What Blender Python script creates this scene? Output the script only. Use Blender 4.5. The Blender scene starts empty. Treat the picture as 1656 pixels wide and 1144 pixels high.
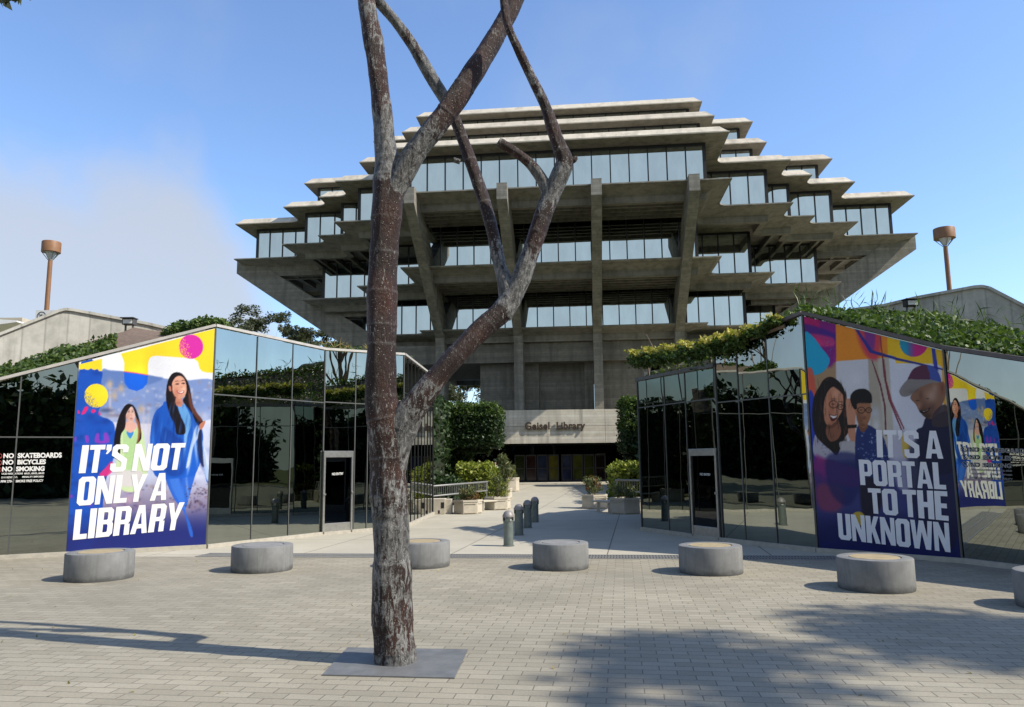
import bpy, math, random
import numpy as np
from mathutils import Vector, Matrix
rnd = random.Random(7)
RNG = np.random.default_rng(11)
S = bpy.context.scene
COL = S.collection
R = math.radians

# ------------------------------------------------------------------ camera
EYE = 1.75
FPX = 1243.0                       # focal length in pixels of the 1656 px wide photograph
cu = Vector((-101, 8805, -FPX)).normalized()          # world up seen in camera axes
cf = Vector((0, 0, -1)); cf = (cf - cf.dot(cu)*cu).normalized()
cr = cf.cross(cu)
ROT = Matrix((cr, cf, cu))                              # camera axes -> world
cam_d = bpy.data.cameras.new('camera')
cam = bpy.data.objects.new('camera', cam_d); COL.objects.link(cam)
cam_d.sensor_fit = 'HORIZONTAL'; cam_d.sensor_width = 36
cam_d.lens = 36*FPX/1656
cam_d.clip_start = 0.05; cam_d.clip_end = 3000
cam.matrix_world = Matrix.Translation((0, 0, EYE)) @ ROT.to_4x4()
S.camera = cam
S.view_settings.view_transform = 'Standard'
S.view_settings.look = 'None'
S.view_settings.exposure = 0.75
S.view_settings.gamma = 1.0

# ------------------------------------------------------------------ light
SUN_EL, SUN_AZ = R(43), math.atan2(-0.31, 0.95)       # azimuth from +x, anticlockwise
sd = Vector((math.cos(SUN_EL)*math.cos(SUN_AZ), math.cos(SUN_EL)*math.sin(SUN_AZ), math.sin(SUN_EL)))
sl = bpy.data.lights.new('sun', 'SUN'); sl.energy = 3.7; sl.angle = R(0.53); sl.color = (1.0, 0.92, 0.79)
so = bpy.data.objects.new('sun', sl); COL.objects.link(so)
so.rotation_euler = sd.to_track_quat('Z', 'Y').to_euler()
W = bpy.data.worlds.new('World'); S.world = W; W.use_nodes = True
wt = W.node_tree; wt.nodes.clear()
def wn(t, **k):
    n = wt.nodes.new(t)
    for a, b in k.items(): setattr(n, a, b)
    return n
sky = wn('ShaderNodeTexSky', sky_type='NISHITA', sun_disc=False, sun_elevation=SUN_EL)
sky.sun_rotation = math.pi/2 - SUN_AZ
sky.altitude = 50; sky.air_density = 1.0; sky.dust_density = 0.5; sky.ozone_density = 3.0
tc = wn('ShaderNodeTexCoord')
sep = wn('ShaderNodeSeparateXYZ'); wt.links.new(tc.outputs['Generated'], sep.inputs[0])
def wmath(op, a, b=None, c=None):
    n = wn('ShaderNodeMath', operation=op)
    for i, v in enumerate((a, b, c)):
        if v is None: continue
        if hasattr(v, 'links'): wt.links.new(v, n.inputs[i])
        else: n.inputs[i].default_value = v
    return n.outputs[0]
def wmap(v, a, b, c=0.0, d=1.0):
    n = wn('ShaderNodeMapRange', interpolation_type='SMOOTHSTEP')
    wt.links.new(v, n.inputs[0])
    for i, q in enumerate((a, b, c, d)): n.inputs[i+1].default_value = q
    return n.outputs[0]
az = wmath('ARCTAN2', sep.outputs[0], sep.outputs[1])          # 0 straight ahead, negative to the left
nz = wn('ShaderNodeTexNoise'); nz.inputs['Scale'].default_value = 3.2; nz.inputs['Detail'].default_value = 7; nz.inputs['Roughness'].default_value = 0.55
wt.links.new(tc.outputs['Generated'], nz.inputs['Vector'])
wob = wmath('MULTIPLY', wmath('SUBTRACT', nz.outputs[0], 0.5), 0.30)
el2 = wmath('ADD', sep.outputs[2], wob)
# a low bank of sea fog ahead and to the left, thinning upward and to the right
topline = wmap(az, -0.44, -0.14, 0.37, 0.06)
bank = wmath('SUBTRACT', topline, el2)
m1 = wmap(bank, -0.03, 0.075)
m2 = wmap(az, -1.9, -1.2)
fogm = wmath('MULTIPLY', wmath('MULTIPLY', m1, m2), 0.82)
nz2 = wn('ShaderNodeTexNoise'); nz2.inputs['Scale'].default_value = 5; nz2.inputs['Detail'].default_value = 6
wt.links.new(tc.outputs['Generated'], nz2.inputs['Vector'])
wisp = wmath('MULTIPLY', wmap(nz2.outputs[0], 0.52, 0.8), 0.16)
fac = wmath('MAXIMUM', fogm, wisp)
tint = wn('ShaderNodeMix', data_type='RGBA', blend_type='MULTIPLY'); tint.inputs[0].default_value = 1.0
wt.links.new(sky.outputs[0], tint.inputs[6]); tint.inputs[7].default_value = (0.945, 1.0, 1.09, 1)
mix = wn('ShaderNodeMix', data_type='RGBA')
wt.links.new(fac, mix.inputs[0]); wt.links.new(tint.outputs[2], mix.inputs[6]); mix.inputs[7].default_value = (2.58, 2.74, 3.02, 1)
# pale sky haze behind the viewpoint, widened as added fill on plaza and glass
hz = wmath('MULTIPLY', wmap(wmath('MULTIPLY', sep.outputs[1], -1.0), -0.1, 0.6), wmath('MULTIPLY', wmap(sep.outputs[2], 1.0, 0.3), 0.85))
mix2 = wn('ShaderNodeMix', data_type='RGBA'); wt.links.new(hz, mix2.inputs[0]); wt.links.new(mix.outputs[2], mix2.inputs[6]); mix2.inputs[7].default_value = (2.55, 2.85, 2.95, 1)
mix = mix2
bg = wn('ShaderNodeBackground'); bg.inputs[1].default_value = 0.14
wt.links.new(mix.outputs[2], bg.inputs[0])
wo = wn('ShaderNodeOutputWorld'); wt.links.new(bg.outputs[0], wo.inputs[0])
S.cycles.max_bounces = 8; S.cycles.glossy_bounces = 5; S.cycles.diffuse_bounces = 3
S.cycles.transparent_max_bounces = 6; S.cycles.caustics_reflective = False; S.cycles.caustics_refractive = False
try: S.cycles.use_denoising = True
except Exception: pass

# ------------------------------------------------------------------ helpers
def ray(px, py): return ROT @ Vector((px-828, -(py-572), -FPX))
EYEV = Vector((0, 0, EYE))
def atz(px, py, z=0.0):
    d = ray(px, py); return EYEV + d*((z-EYE)/d.z)
def aty(px, py, y):
    d = ray(px, py); return EYEV + d*(y/d.y)
def onwall(a, b, px, py):
    d = ray(px, py); n = Vector((b[1]-a[1], -(b[0]-a[0]), 0))
    t = (n.x*a[0]+n.y*a[1]-n.dot(EYEV))/n.dot(d); return EYEV + d*t

class MB:
    def __init__(s): s.v = []; s.f = []
    def add(s, vs, fs):
        o = len(s.v); s.v += [tuple(v) for v in vs]; s.f += [tuple(i+o for i in f) for f in fs]; return s
    def box(s, x0, y0, z0, x1, y1, z1):
        v = [(x, y, z) for z in (z0, z1) for (x, y) in ((x0, y0), (x1, y0), (x1, y1), (x0, y1))]
        return s.add(v, [(3, 2, 1, 0), (4, 5, 6, 7), (0, 1, 5, 4), (1, 2, 6, 5), (2, 3, 7, 6), (3, 0, 4, 7)])
    def beam(s, a, b, w, h, up=(0, 0, 1)):
        """box along a->b, w wide sideways, h tall (centred)"""
        a = Vector(a); b = Vector(b); d = (b-a).normalized(); up = Vector(up)
        sx = d.cross(up).normalized()*(w/2); sz = sx.cross(d).normalized()*(h/2)
        v = [p+i*sx+j*sz for p in (a, b) for i, j in ((-1, -1), (1, -1), (1, 1), (-1, 1))]
        return s.add(v, [(3, 2, 1, 0), (4, 5, 6, 7), (0, 1, 5, 4), (1, 2, 6, 5), (2, 3, 7, 6), (3, 0, 4, 7)])
    def prism(s, poly, a, b, f):
        """poly of 2-D points; f(p, t) -> 3-D; t from a to b"""
        n = len(poly); v = [f(p, a) for p in poly]+[f(p, b) for p in poly]
        return s.add(v, [tuple(range(n))[::-1], tuple(range(n, 2*n))]+[(i, (i+1) % n, (i+1) % n+n, i+n) for i in range(n)])
    def tube(s, pts, rad, n=10, cap=True, wob=0, seed=0, ring=None):
        pts = [Vector(p) for p in pts]; fr = []
        t0 = (pts[1]-pts[0]).normalized(); u = t0.orthogonal().normalized()
        g = np.random.default_rng(seed)
        ph = g.uniform(0, 6.28, 8); vs = []; m = len(pts); acc = 0
        for i, p in enumerate(pts):
            t = (pts[min(i+1, m-1)]-pts[max(i-1, 0)]).normalized()
            u = (u-u.dot(t)*t).normalized(); w = t.cross(u)
            if i: acc += (p-pts[i-1]).length
            for k in range(n):
                a = 2*math.pi*k/n; r = rad[i]
                if wob:
                    r *= 1+wob*(math.sin(2*a+ph[0]+acc*2.1)+.7*math.sin(3*a+ph[1]-acc*3.7)+.6*math.sin(5*a+ph[2]+acc*5.3)+.6*math.sin(acc*9+ph[3])*math.sin(a+ph[4]))
                vs.append(p+(math.cos(a)*u+math.sin(a)*w)*r)
        fs = [(i*n+k, i*n+(k+1) % n, (i+1)*n+(k+1) % n, (i+1)*n+k) for i in range(m-1) for k in range(n)]
        if cap: fs += [tuple(range(n))[::-1], tuple((m-1)*n+k for k in range(n))]
        return s.add(vs, fs)
    def lathe(s, c, prof, n=32):
        c = Vector(c); vs = []; m = len(prof)
        for r, z in prof:
            for k in range(n):
                a = 2*math.pi*k/n; vs.append(c+Vector((r*math.cos(a), r*math.sin(a), z)))
        fs = [(i*n+k, i*n+(k+1) % n, (i+1)*n+(k+1) % n, (i+1)*n+k) for i in range(m-1) for k in range(n)]
        fs += [tuple(range(n))[::-1], tuple((m-1)*n+k for k in range(n))]
        return s.add(vs, fs)
    def build(s, name, mat, parent=None, smooth=False):
        me = bpy.data.meshes.new(name); me.from_pydata(s.v, [], s.f); me.update()
        return link(name, me, mat, parent, smooth)
def link(name, me, mat, parent=None, smooth=False):
    o = bpy.data.objects.new(name, me); COL.objects.link(o)
    if mat is not None: me.materials.append(mat)
    if smooth:
        me.polygons.foreach_set('use_smooth', [True]*len(me.polygons))
        if smooth == 'auto':
            try: me.set_sharp_from_angle(angle=R(40))
            except Exception: pass
    if parent is not None: o.parent = parent; o.matrix_parent_inverse = parent.matrix_world.inverted() if parent.type != 'EMPTY' else Matrix.Translation(-parent.location)
    return o
def bevel(o, w=0.01, seg=2):
    m = o.modifiers.new('bevel', 'BEVEL'); m.width = w; m.segments = seg; m.limit_method = 'ANGLE'; m.angle_limit = R(40); return o
def thing(name, label, cat, loc=(0, 0, 0), group=None):
    o = bpy.data.objects.new(name, None); COL.objects.link(o); o.location = loc
    o['label'] = label; o['category'] = cat
    if group: o['group'] = group
    o.empty_display_size = 0.2
    return o
def tag(o, label, cat, group=None, kind=None):
    if label: o['label'] = label
    if cat: o['category'] = cat
    if group: o['group'] = group
    if kind: o['kind'] = kind
    return o
def struct(o, label=None, cat=None): o['kind'] = 'structure'; return tag(o, label, cat)
def copy_thing(src, loc):
    c = src.copy(); COL.objects.link(c); c.location = loc
    for ch in src.children:
        d = ch.copy(); COL.objects.link(d); d.parent = c; d.matrix_parent_inverse = ch.matrix_parent_inverse
        for g in ch.children:
            e = g.copy(); COL.objects.link(e); e.parent = d; e.matrix_parent_inverse = g.matrix_parent_inverse
    return c

# ------------------------------------------------------------------ materials
class NT:
    def __init__(s, name):
        s.m = bpy.data.materials.new(name); s.m.use_nodes = True; s.t = s.m.node_tree
        s.b = s.t.nodes['Principled BSDF']; s.pos = None
    def n(s, t, **k):
        n = s.t.nodes.new(t)
        for a, b in k.items(): setattr(n, a, b)
        return n
    def l(s, a, b): s.t.links.new(a, b)
    def P(s):
        if s.pos is None: s.pos = s.n('ShaderNodeNewGeometry')
        return s.pos.outputs['Position']
    def mapped(s, scale=(1, 1, 1), rot=(0, 0, 0), loc=(0, 0, 0)):
        n = s.n('ShaderNodeMapping'); s.l(s.P(), n.inputs[0])
        n.inputs['Location'].default_value = loc; n.inputs['Rotation'].default_value = rot; n.inputs['Scale'].default_value = scale
        return n.outputs[0]
    def noise(s, scale, detail=6, rough=0.6, vec=None, dist=0):
        n = s.n('ShaderNodeTexNoise'); n.inputs['Scale'].default_value = scale; n.inputs['Detail'].default_value = detail
        n.inputs['Roughness'].default_value = rough; n.inputs['Distortion'].default_value = dist
        s.l(vec if vec is not None else s.P(), n.inputs['Vector']); return n.outputs[0]
    def voro(s, scale, vec=None, feature='F1'):
        n = s.n('ShaderNodeTexVoronoi', feature=feature); n.inputs['Scale'].default_value = scale
        s.l(vec if vec is not None else s.P(), n.inputs['Vector']); return n
    def ramp(s, fac, stops):
        n = s.n('ShaderNodeValToRGB'); s.l(fac, n.inputs[0]); e = n.color_ramp.elements
        while len(e) < len(stops): e.new(0.5)
        for el, (p, c) in zip(e, stops):
            el.position = p; el.color = (c, c, c, 1) if isinstance(c, (int, float)) else (*c, 1)
        return n.outputs[0]
    def mix(s, fac, a, b, mode='MIX'):
        n = s.n('ShaderNodeMix', data_type='RGBA', blend_type=mode)
        for i, v in ((0, fac), (6, a), (7, b)):
            if hasattr(v, 'links'): s.l(v, n.inputs[i])
            else: n.inputs[i].default_value = v if i == 0 else (*v, 1)
        return n.outputs[2]
    def math(s, op, a, b=None):
        n = s.n('ShaderNodeMath', operation=op)
        for i, v in enumerate((a, b)):
            if v is None: continue
            if hasattr(v, 'links'): s.l(v, n.inputs[i])
            else: n.inputs[i].default_value = v
        return n.outputs[0]
    def bump(s, h, strength=0.3, dist=0.02):
        n = s.n('ShaderNodeBump'); n.inputs['Strength'].default_value = strength; n.inputs['Distance'].default_value = dist
        s.l(h, n.inputs['Height']); s.l(n.outputs[0], s.b.inputs['Normal']); return n
    def set(s, color=None, rough=None, metal=None, spec=None):
        for k, v in (('Base Color', color), ('Roughness', rough), ('Metallic', metal), ('Specular IOR Level', spec)):
            if v is None: continue
            if hasattr(v, 'links'): s.l(v, s.b.inputs[k])
            else: s.b.inputs[k].default_value = (*v, 1) if k == 'Base Color' else v
        return s.m
def plain(name, c, rough=0.6, metal=0.0, var=0.15, scale=6.0, spec=0.4):
    t = NT(name); n = t.noise(scale)
    a = tuple(x*(1-var) for x in c); b = tuple(min(1, x*(1+var)) for x in c)
    return t.set(t.ramp(n, [(0.3, a), (0.7, b)]), rough, metal, spec)
def board_concrete(name, c, board=0.14, axis=2, stain=0.35, scale=1.0):
    t = NT(name); p = t.n('ShaderNodeSeparateXYZ'); t.l(t.P(), p.inputs[0])
    big = t.noise(0.35*scale, 5, 0.6)
    med = t.noise(2.5*scale, 8, 0.65)
    # boards: each board has its own tone
    k = t.math('FLOOR', t.math('DIVIDE', p.outputs[axis], board))
    wn_ = t.n('ShaderNodeTexWhiteNoise', noise_dimensions='1D'); t.l(k, wn_.inputs['W'])
    fr = t.math('FRACT', t.math('DIVIDE', p.outputs[axis], board))
    joint = t.ramp(fr, [(0.0, 0.0), (0.07, 1.0), (0.93, 1.0), (1.0, 0.0)])
    streak = t.noise(1.0, 5, 0.6, t.mapped((2.2*scale, 2.2*scale, 0.18*scale)))
    d = tuple(x*(1-stain) for x in c); li = tuple(min(1, x*1.18) for x in c)
    col = t.ramp(med, [(0.28, d), (0.52, c), (0.75, li)])
    col = t.mix(0.16, col, wn_.outputs['Value'], 'OVERLAY')
    col = t.mix(t.ramp(streak, [(0.48, 0.0), (0.68, 0.75)]), col, tuple(x*0.5 for x in c))
    col = t.mix(t.ramp(big, [(0.4, 0.0), (0.7, 0.4)]), col, tuple(x*0.75 for x in c))
    col = t.mix(t.ramp(joint, [(0.0, 0.45), (1.0, 0.0)]), col, tuple(x*0.35 for x in c))
    t.bump(t.math('ADD', t.math('MULTIPLY', joint, 0.5), t.math('MULTIPLY', med, 0.5)), 0.35, 0.02)
    return t.set(col, 0.85, 0, 0.25)
M = {}
M['concrete'] = board_concrete('tower concrete', (0.255, 0.243, 0.212), 0.16, 2, 0.35, 1.0)
M['slab'] = board_concrete('slab concrete', (0.262, 0.249, 0.217), 0.35, 2, 0.35, 0.8)
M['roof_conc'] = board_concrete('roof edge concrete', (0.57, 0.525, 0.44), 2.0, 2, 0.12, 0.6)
M['soffit'] = board_concrete('shade toned soffit concrete', (0.255, 0.238, 0.20), 0.35, 2, 0.3, 0.8)  # roof concrete toned down, the underside's shade put into the colour
M['core'] = board_concrete('core concrete', (0.22, 0.21, 0.182), 0.17, 2, 0.3, 1.0)
M['band'] = board_concrete('entrance concrete', (0.60, 0.56, 0.47), 0.19, 2, 0.14, 1.0)
M['ramp_wall'] = board_concrete('upright board concrete', (0.50, 0.49, 0.44), 0.52, 0, 0.35, 1.0)
M['planter'] = plain('planter concrete', (0.50, 0.455, 0.37), 0.85, 0, 0.12, 5)
def seat_mat(name, base):
    t = NT(name); a = t.noise(4, 8, 0.65); st = t.noise(1.0, 5, 0.7, t.mapped((14, 14, 1.2)))
    p = t.n('ShaderNodeSeparateXYZ'); t.l(t.P(), p.inputs[0])
    col = t.ramp(a, [(0.3, tuple(x*0.78 for x in base)), (0.7, tuple(x*1.15 for x in base))])
    col = t.mix(t.ramp(st, [(0.5, 0.0), (0.72, 0.55)]), col, tuple(x*0.55 for x in base))
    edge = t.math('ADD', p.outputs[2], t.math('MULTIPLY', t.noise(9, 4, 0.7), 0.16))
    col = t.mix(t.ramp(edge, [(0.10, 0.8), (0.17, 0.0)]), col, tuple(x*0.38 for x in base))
    t.bump(t.noise(60, 4, 0.7), 0.15, 0.005)
    return t.set(col, 0.8, 0, 0.3)
M['seat'] = seat_mat('seat concrete', (0.20, 0.205, 0.205))
M['seat_tan'] = plain('tan stained concrete', (0.34, 0.275, 0.165), 0.85, 0, 0.2, 7)
M['seat_grey'] = plain('grey seat disc', (0.22, 0.22, 0.218), 0.85, 0, 0.15, 7)

def mirror(name, tintc, wav=0.05, scale=1.1, rough=0.0, spec=0.5, low=None):
    t = NT(name)
    n = t.noise(scale, 2, 0.5); n2 = t.noise(scale*0.33, 1, 0.5)
    h = t.math('ADD', n, t.math('MULTIPLY', n2, 1.5))
    t.bump(h, 1.0, wav)
    sm = t.noise(1.0, 6, 0.65, t.mapped((.9, .9, .35))); dk = tuple(x*.86 for x in tintc)
    return t.set(t.ramp(sm, [(0.35, dk), (0.65, tintc)]), rough, 1.0, spec)
M['mirror'] = mirror('dark mirror glass', (0.32, 0.345, 0.315), 0.0015, 1.1)
M['tower_glass'] = mirror('reflective window glass', (0.62, 0.70, 0.715), 0.004, 0.5)
M['door_glass'] = mirror('dark door glass', (0.035, 0.04, 0.048), 0.001, 1.0)
M['dark_frame'] = plain('dark bronze frame', (0.018, 0.018, 0.02), 0.45, 0.0, 0.1, 5)
M['steel'] = plain('brushed steel', (0.55, 0.55, 0.53), 0.38, 1.0, 0.12, 12)
M['seam'] = plain('grey glass seam', (0.11, 0.115, 0.112), 0.5, 0.4, 0.1, 8)
M['seam_dark'] = plain('dark glass seam', (0.022, 0.024, 0.024), 0.5, 0.2, 0.1, 8)
M['rail'] = plain('grey rail metal', (0.26, 0.26, 0.255), 0.5, 0.3, 0.1, 8)
M['alu_pale'] = plain('pale aluminium', (0.60, 0.59, 0.56), 0.5, 0.3, 0.1, 10)
M['coping'] = plain('coping metal', (0.45, 0.43, 0.40), 0.55, 0.2, 0.12, 6)
M['coping_dark'] = plain('dark coping', (0.12, 0.105, 0.10), 0.6, 0.1, 0.12, 6)
M['kerb'] = plain('kerb concrete', (0.40, 0.375, 0.32), 0.85, 0, 0.15, 8)
M['kerb_dark'] = plain('channel concrete', (0.09, 0.085, 0.075), 0.9, 0, 0.2, 8)
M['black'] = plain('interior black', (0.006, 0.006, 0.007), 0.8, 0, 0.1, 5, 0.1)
M['brown'] = plain('brown lamp paint', (0.23, 0.115, 0.055), 0.55, 0, 0.12, 8)
M['letter_brown'] = plain('sign bronze', (0.065, 0.045, 0.035), 0.5, 0.2, 0.1, 8)
M['white'] = plain('white lettering', (0.80, 0.80, 0.80), 0.5, 0, 0.03, 8)
M['white_decal'] = plain('white vinyl', (0.72, 0.72, 0.70), 0.6, 0, 0.05, 8)
M['letter_pale'] = plain('pale lettering', (0.80, 0.80, 0.84), 0.5, 0, 0.03, 8)
M['bollard'] = plain('grey green metal', (0.15, 0.18, 0.17), 0.5, 0.2, 0.2, 14)
M['bollard_cap'] = plain('grey cap metal', (0.25, 0.235, 0.23), 0.5, 0.2, 0.12, 14)
M['lens'] = plain('lamp glass', (0.65, 0.66, 0.64), 0.2, 0, 0.03, 8)
M['soil'] = plain('dry mulch', (0.17, 0.12, 0.085), 0.95, 0, 0.4, 9)
M['skin'] = plain('skin', (0.45, 0.28, 0.2), 0.6, 0, 0.05, 8)
M['plate'] = None

def leafmat(name, dark, mid, light, tl=0.35, gloss=0.5):
    t = NT(name); g = t.n('ShaderNodeNewGeometry')
    n = t.noise(0.9, 4, 0.6)
    f = t.math('ADD', t.math('MULTIPLY', g.outputs['Random Per Island'], 0.7), t.math('MULTIPLY', n, 0.5))
    c = t.ramp(f, [(0.15, dark), (0.5, mid), (0.95, light)])
    t.set(c, gloss, 0, 0.35)
    tr = t.n('ShaderNodeBsdfTranslucent'); t.l(t.mix(1.0, c, (0.9, 1.0, 0.45), 'MULTIPLY'), tr.inputs[0])
    ms = t.n('ShaderNodeMixShader'); ms.inputs[0].default_value = tl
    t.l(t.b.outputs[0], ms.inputs[1]); t.l(tr.outputs[0], ms.inputs[2])
    t.l(ms.outputs[0], t.t.nodes['Material Output'].inputs[0])
    return t.m
M['ivy'] = leafmat('ivy leaves', (0.022, 0.045, 0.012), (0.055, 0.10, 0.022), (0.13, 0.19, 0.05))
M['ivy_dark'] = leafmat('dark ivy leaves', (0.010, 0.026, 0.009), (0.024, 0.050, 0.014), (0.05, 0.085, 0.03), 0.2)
M['ivy_gold'] = leafmat('yellow green leaves', (0.12, 0.14, 0.02), (0.34, 0.32, 0.06), (0.58, 0.50, 0.15), 0.4)
M['hedge'] = leafmat('hedge leaves', (0.06, 0.10, 0.015), (0.20, 0.25, 0.04), (0.42, 0.43, 0.10), 0.4)
M['euc'] = leafmat('eucalyptus leaves', (0.035, 0.044, 0.026), (0.075, 0.088, 0.052), (0.14, 0.15, 0.09), 0.35)
M['shrub'] = leafmat('planter leaves', (0.04, 0.06, 0.025), (0.10, 0.13, 0.05), (0.2, 0.2, 0.09), 0.3)
M['red_shrub'] = leafmat('reddish planter leaves', (0.09, 0.045, 0.025), (0.2, 0.10, 0.05), (0.3, 0.18, 0.08), 0.3)
M['dry'] = leafmat('dry grass', (0.14, 0.11, 0.04), (0.30, 0.24, 0.09), (0.45, 0.38, 0.17), 0.3)
M['bark'] = plain('eucalyptus bark', (0.22, 0.17, 0.13), 0.9, 0, 0.4, 3)
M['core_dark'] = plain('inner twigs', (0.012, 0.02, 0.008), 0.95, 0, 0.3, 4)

# pavers
t = NT('plaza pavers')
br = t.n('ShaderNodeTexBrick'); t.l(t.mapped((1, 1, 1), (0, 0, R(8)), (0.03, 0.05, 0)), br.inputs['Vector'])
br.inputs['Scale'].default_value = 1.0; br.inputs['Brick Width'].default_value = 0.285; br.inputs['Row Height'].default_value = 0.136
br.inputs['Mortar Size'].default_value = 0.0055; br.inputs['Mortar Smooth'].default_value = 0.3; br.inputs['Bias'].default_value = 0.0
br.inputs['Color1'].default_value = (0.282, 0.258, 0.198, 1); br.inputs['Color2'].default_value = (0.345, 0.318, 0.249, 1); br.inputs['Mortar'].default_value = (0.15, 0.135, 0.112, 1)
c = t.mix(0.32, br.outputs['Color'], t.ramp(t.noise(45, 6, 0.75), [(0.3, 0.25), (0.7, 0.75)]), 'OVERLAY')
c = t.mix(0.35, c, t.ramp(t.noise(0.55, 6, 0.65), [(0.3, 0.32), (0.7, 0.62)]), 'OVERLAY')
c = t.mix(t.ramp(t.noise(1.7, 8, 0.8), [(0.58, 0.0), (0.78, 0.5)]), c, (0.12, 0.11, 0.095))
c = t.mix(t.ramp(t.noise(0.23, 5, 0.6), [(0.42, 0.0), (0.62, 0.3)]), c, (0.17, 0.16, 0.135))
g2 = t.voro(5.3); c = t.mix(t.ramp(g2.outputs['Distance'], [(0.045, 0.5), (0.06, 0.0)]), c, (0.09, 0.085, 0.08))
sp = t.voro(3.1); c = t.mix(t.ramp(sp.outputs['Distance'], [(0.035, 0.55), (0.06, 0.0)]), c, (0.06, 0.055, 0.05))
t.bump(t.math('ADD', t.math('MULTIPLY', br.outputs['Fac'], -1.0), t.math('MULTIPLY', t.noise(70, 4, 0.7), 0.35)), 0.5, 0.006)
M['paver'] = t.set(c, 0.85, 0, 0.25)
# walkway concrete
t = NT('walkway concrete')
br = t.n('ShaderNodeTexBrick'); br.offset = 0.0; t.l(t.mapped((1, 1, 1), (0, 0, R(9)), (0.6, 0.45, 0)), br.inputs['Vector'])
br.inputs['Scale'].default_value = 1; br.inputs['Brick Width'].default_value = 3.0; br.inputs['Row Height'].default_value = 3.0
br.inputs['Mortar Size'].default_value = 0.012; br.inputs['Mortar Smooth'].default_value = 0.1
br.inputs['Color1'].default_value = (0.40, 0.375, 0.305, 1); br.inputs['Color2'].default_value = (0.44, 0.415, 0.34, 1); br.inputs['Mortar'].default_value = (0.16, 0.145, 0.12, 1)
c = t.mix(0.35, br.outputs['Color'], t.ramp(t.noise(0.8, 7, 0.7), [(0.3, 0.33), (0.7, 0.6)]), 'OVERLAY')
c = t.mix(0.2, c, t.ramp(t.noise(40, 5, 0.7), [(0.3, 0.3), (0.7, 0.7)]), 'OVERLAY')
c = t.mix(t.ramp(t.noise(2.0, 7, 0.75), [(0.62, 0.0), (0.8, 0.35)]), c, (0.16, 0.145, 0.125))
M['walk'] = t.set(c, 0.85, 0, 0.25)
t = NT('earth'); M['earth'] = t.set(t.ramp(t.noise(0.4, 8, 0.7), [(0.3, (0.07, 0.09, 0.03)), (0.6, (0.15, 0.15, 0.06)), (0.8, (0.22, 0.18, 0.10))]), 0.95, 0, 0.2)

# ------------------------------------------------------------------ ground
def sheet(name, pts, mat, z=None):
    b = MB(); b.add([(p[0], p[1], p[2] if len(p) > 2 else z) for p in pts], [tuple(range(len(pts)))])
    return struct(b.build(name, mat))
sheet('ground', [(-900, -900), (900, -900), (900, 900), (-900, 900)], M['earth'], -0.06)
sheet('walkway', [(-30, -40), (40, -40), (40, 27), (-30, 27)], M['walk'], -0.004)
D0, D1 = (-7.0, 15.42), (12.0, 12.85)       # front line of the trench drain
def dl(x): return D0[1]+(D1[1]-D0[1])*(x-D0[0])/(D1[0]-D0[0])
sheet('plaza', [(-30, -40), (40, -40), (40, dl(40)), (-30, dl(-30))], M['paver'], 0.0)
sheet('ramp', [(-3.2, 27, -0.004), (6.2, 27, -0.004), (6.4, 52, 0.24), (-1.2, 52, 0.24)], M['walk'])
bed = MB(); bed.box(-30, 27.0, -0.02, -3.21, 52, 0.05); bed.box(6.41, 27.0, -0.02, 30, 52, 0.05)
struct(bed.build('planting_bed', M['earth']))
b = MB(); b.box(-5.0, 51.99, -0.05, 9.0, 56.5, 0.33); struct(b.build('entrance_step', M['band']))

# ------------------------------------------------------------------ library tower
YAW = R(-5.5); C0 = Vector((5.400, 73.822, 0))
lib = thing('library_building', 'huge stepped concrete library tower on splayed columns with mirrored window bands', 'building', C0)
TM = Matrix.Translation(C0) @ Matrix.Rotation(YAW, 4, 'Z')
def lbuild(mb, name, mat, parent=None, smooth=False):
    mb.v = [tuple(TM @ Vector(v)) for v in mb.v]
    return mb.build(name, mat, parent or lib, smooth)
T6 = [(11.0, 27.4), (16.0, 22.2), (18.3, 19.1), (21.9, 17.2), (27.6, 13.5)]
T7 = [(10.9, 23.1), (15.5, 18.1), (21.4, 14.2)]
T8 = [(10.8, 19.0), (15.3, 15.0)]
T4 = [(10.6, 18.2), (15.2, 16.7), (18.6, 11.6)]
def outline(T):
    q = []                                             # front right quarter, from the front to the side
    for i, (a, d) in enumerate(T):
        q.append((a, -d))
        if i+1 < len(T): q.append((a, -T[i+1][1]))
    r = q+[(x, -y) for x, y in q[::-1]]
    return r+[(-x, y) for x, y in r[::-1]]             # anticlockwise
def loop(T, k, r=0.0, na=6):
    P = [Vector(p) for p in outline(T)]; out = []
    n = len(P)
    for i in range(n):
        e1 = (P[i]-P[i-1]).normalized(); e2 = (P[(i+1) % n]-P[i]).normalized()
        n1 = Vector((-e1.y, e1.x)); n2 = Vector((-e2.y, e2.x))
        if e1.cross(e2) < 0 and r > 0:
            c = P[i]-(r-k)*(n1+n2)
            for j in range(na+1):
                a = j/na*math.pi/2; out.append(c+r*(math.cos(a)*n1+math.sin(a)*n2))
        else: out.append(P[i]+k*(n1+n2))
    return out
def ringslab(T, z, sec, r=0.9):
    mb = MB(); n = None
    for k, dz in sec:
        L = loop(T, k, r); n = len(L); mb.v += [(p.x, p.y, z+dz) for p in L]
    m = len(sec)
    mb.f = [(i*n+j, i*n+(j+1) % n, (i+1)*n+(j+1) % n, (i+1)*n+j) for i in range(m-1) for j in range(n)]
    mb.f += [tuple(range(n))[::-1], tuple((m-1)*n+j for j in range(n))]
    return mb
ROOF = [(1.55, -.15), (.9, -.15), (.04, -.10), (0, -.08), (0, 0), (.05, .012), (.16, .11), (.30, .27), (.44, .44), (.52, .53), (1.6, .54)]
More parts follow.
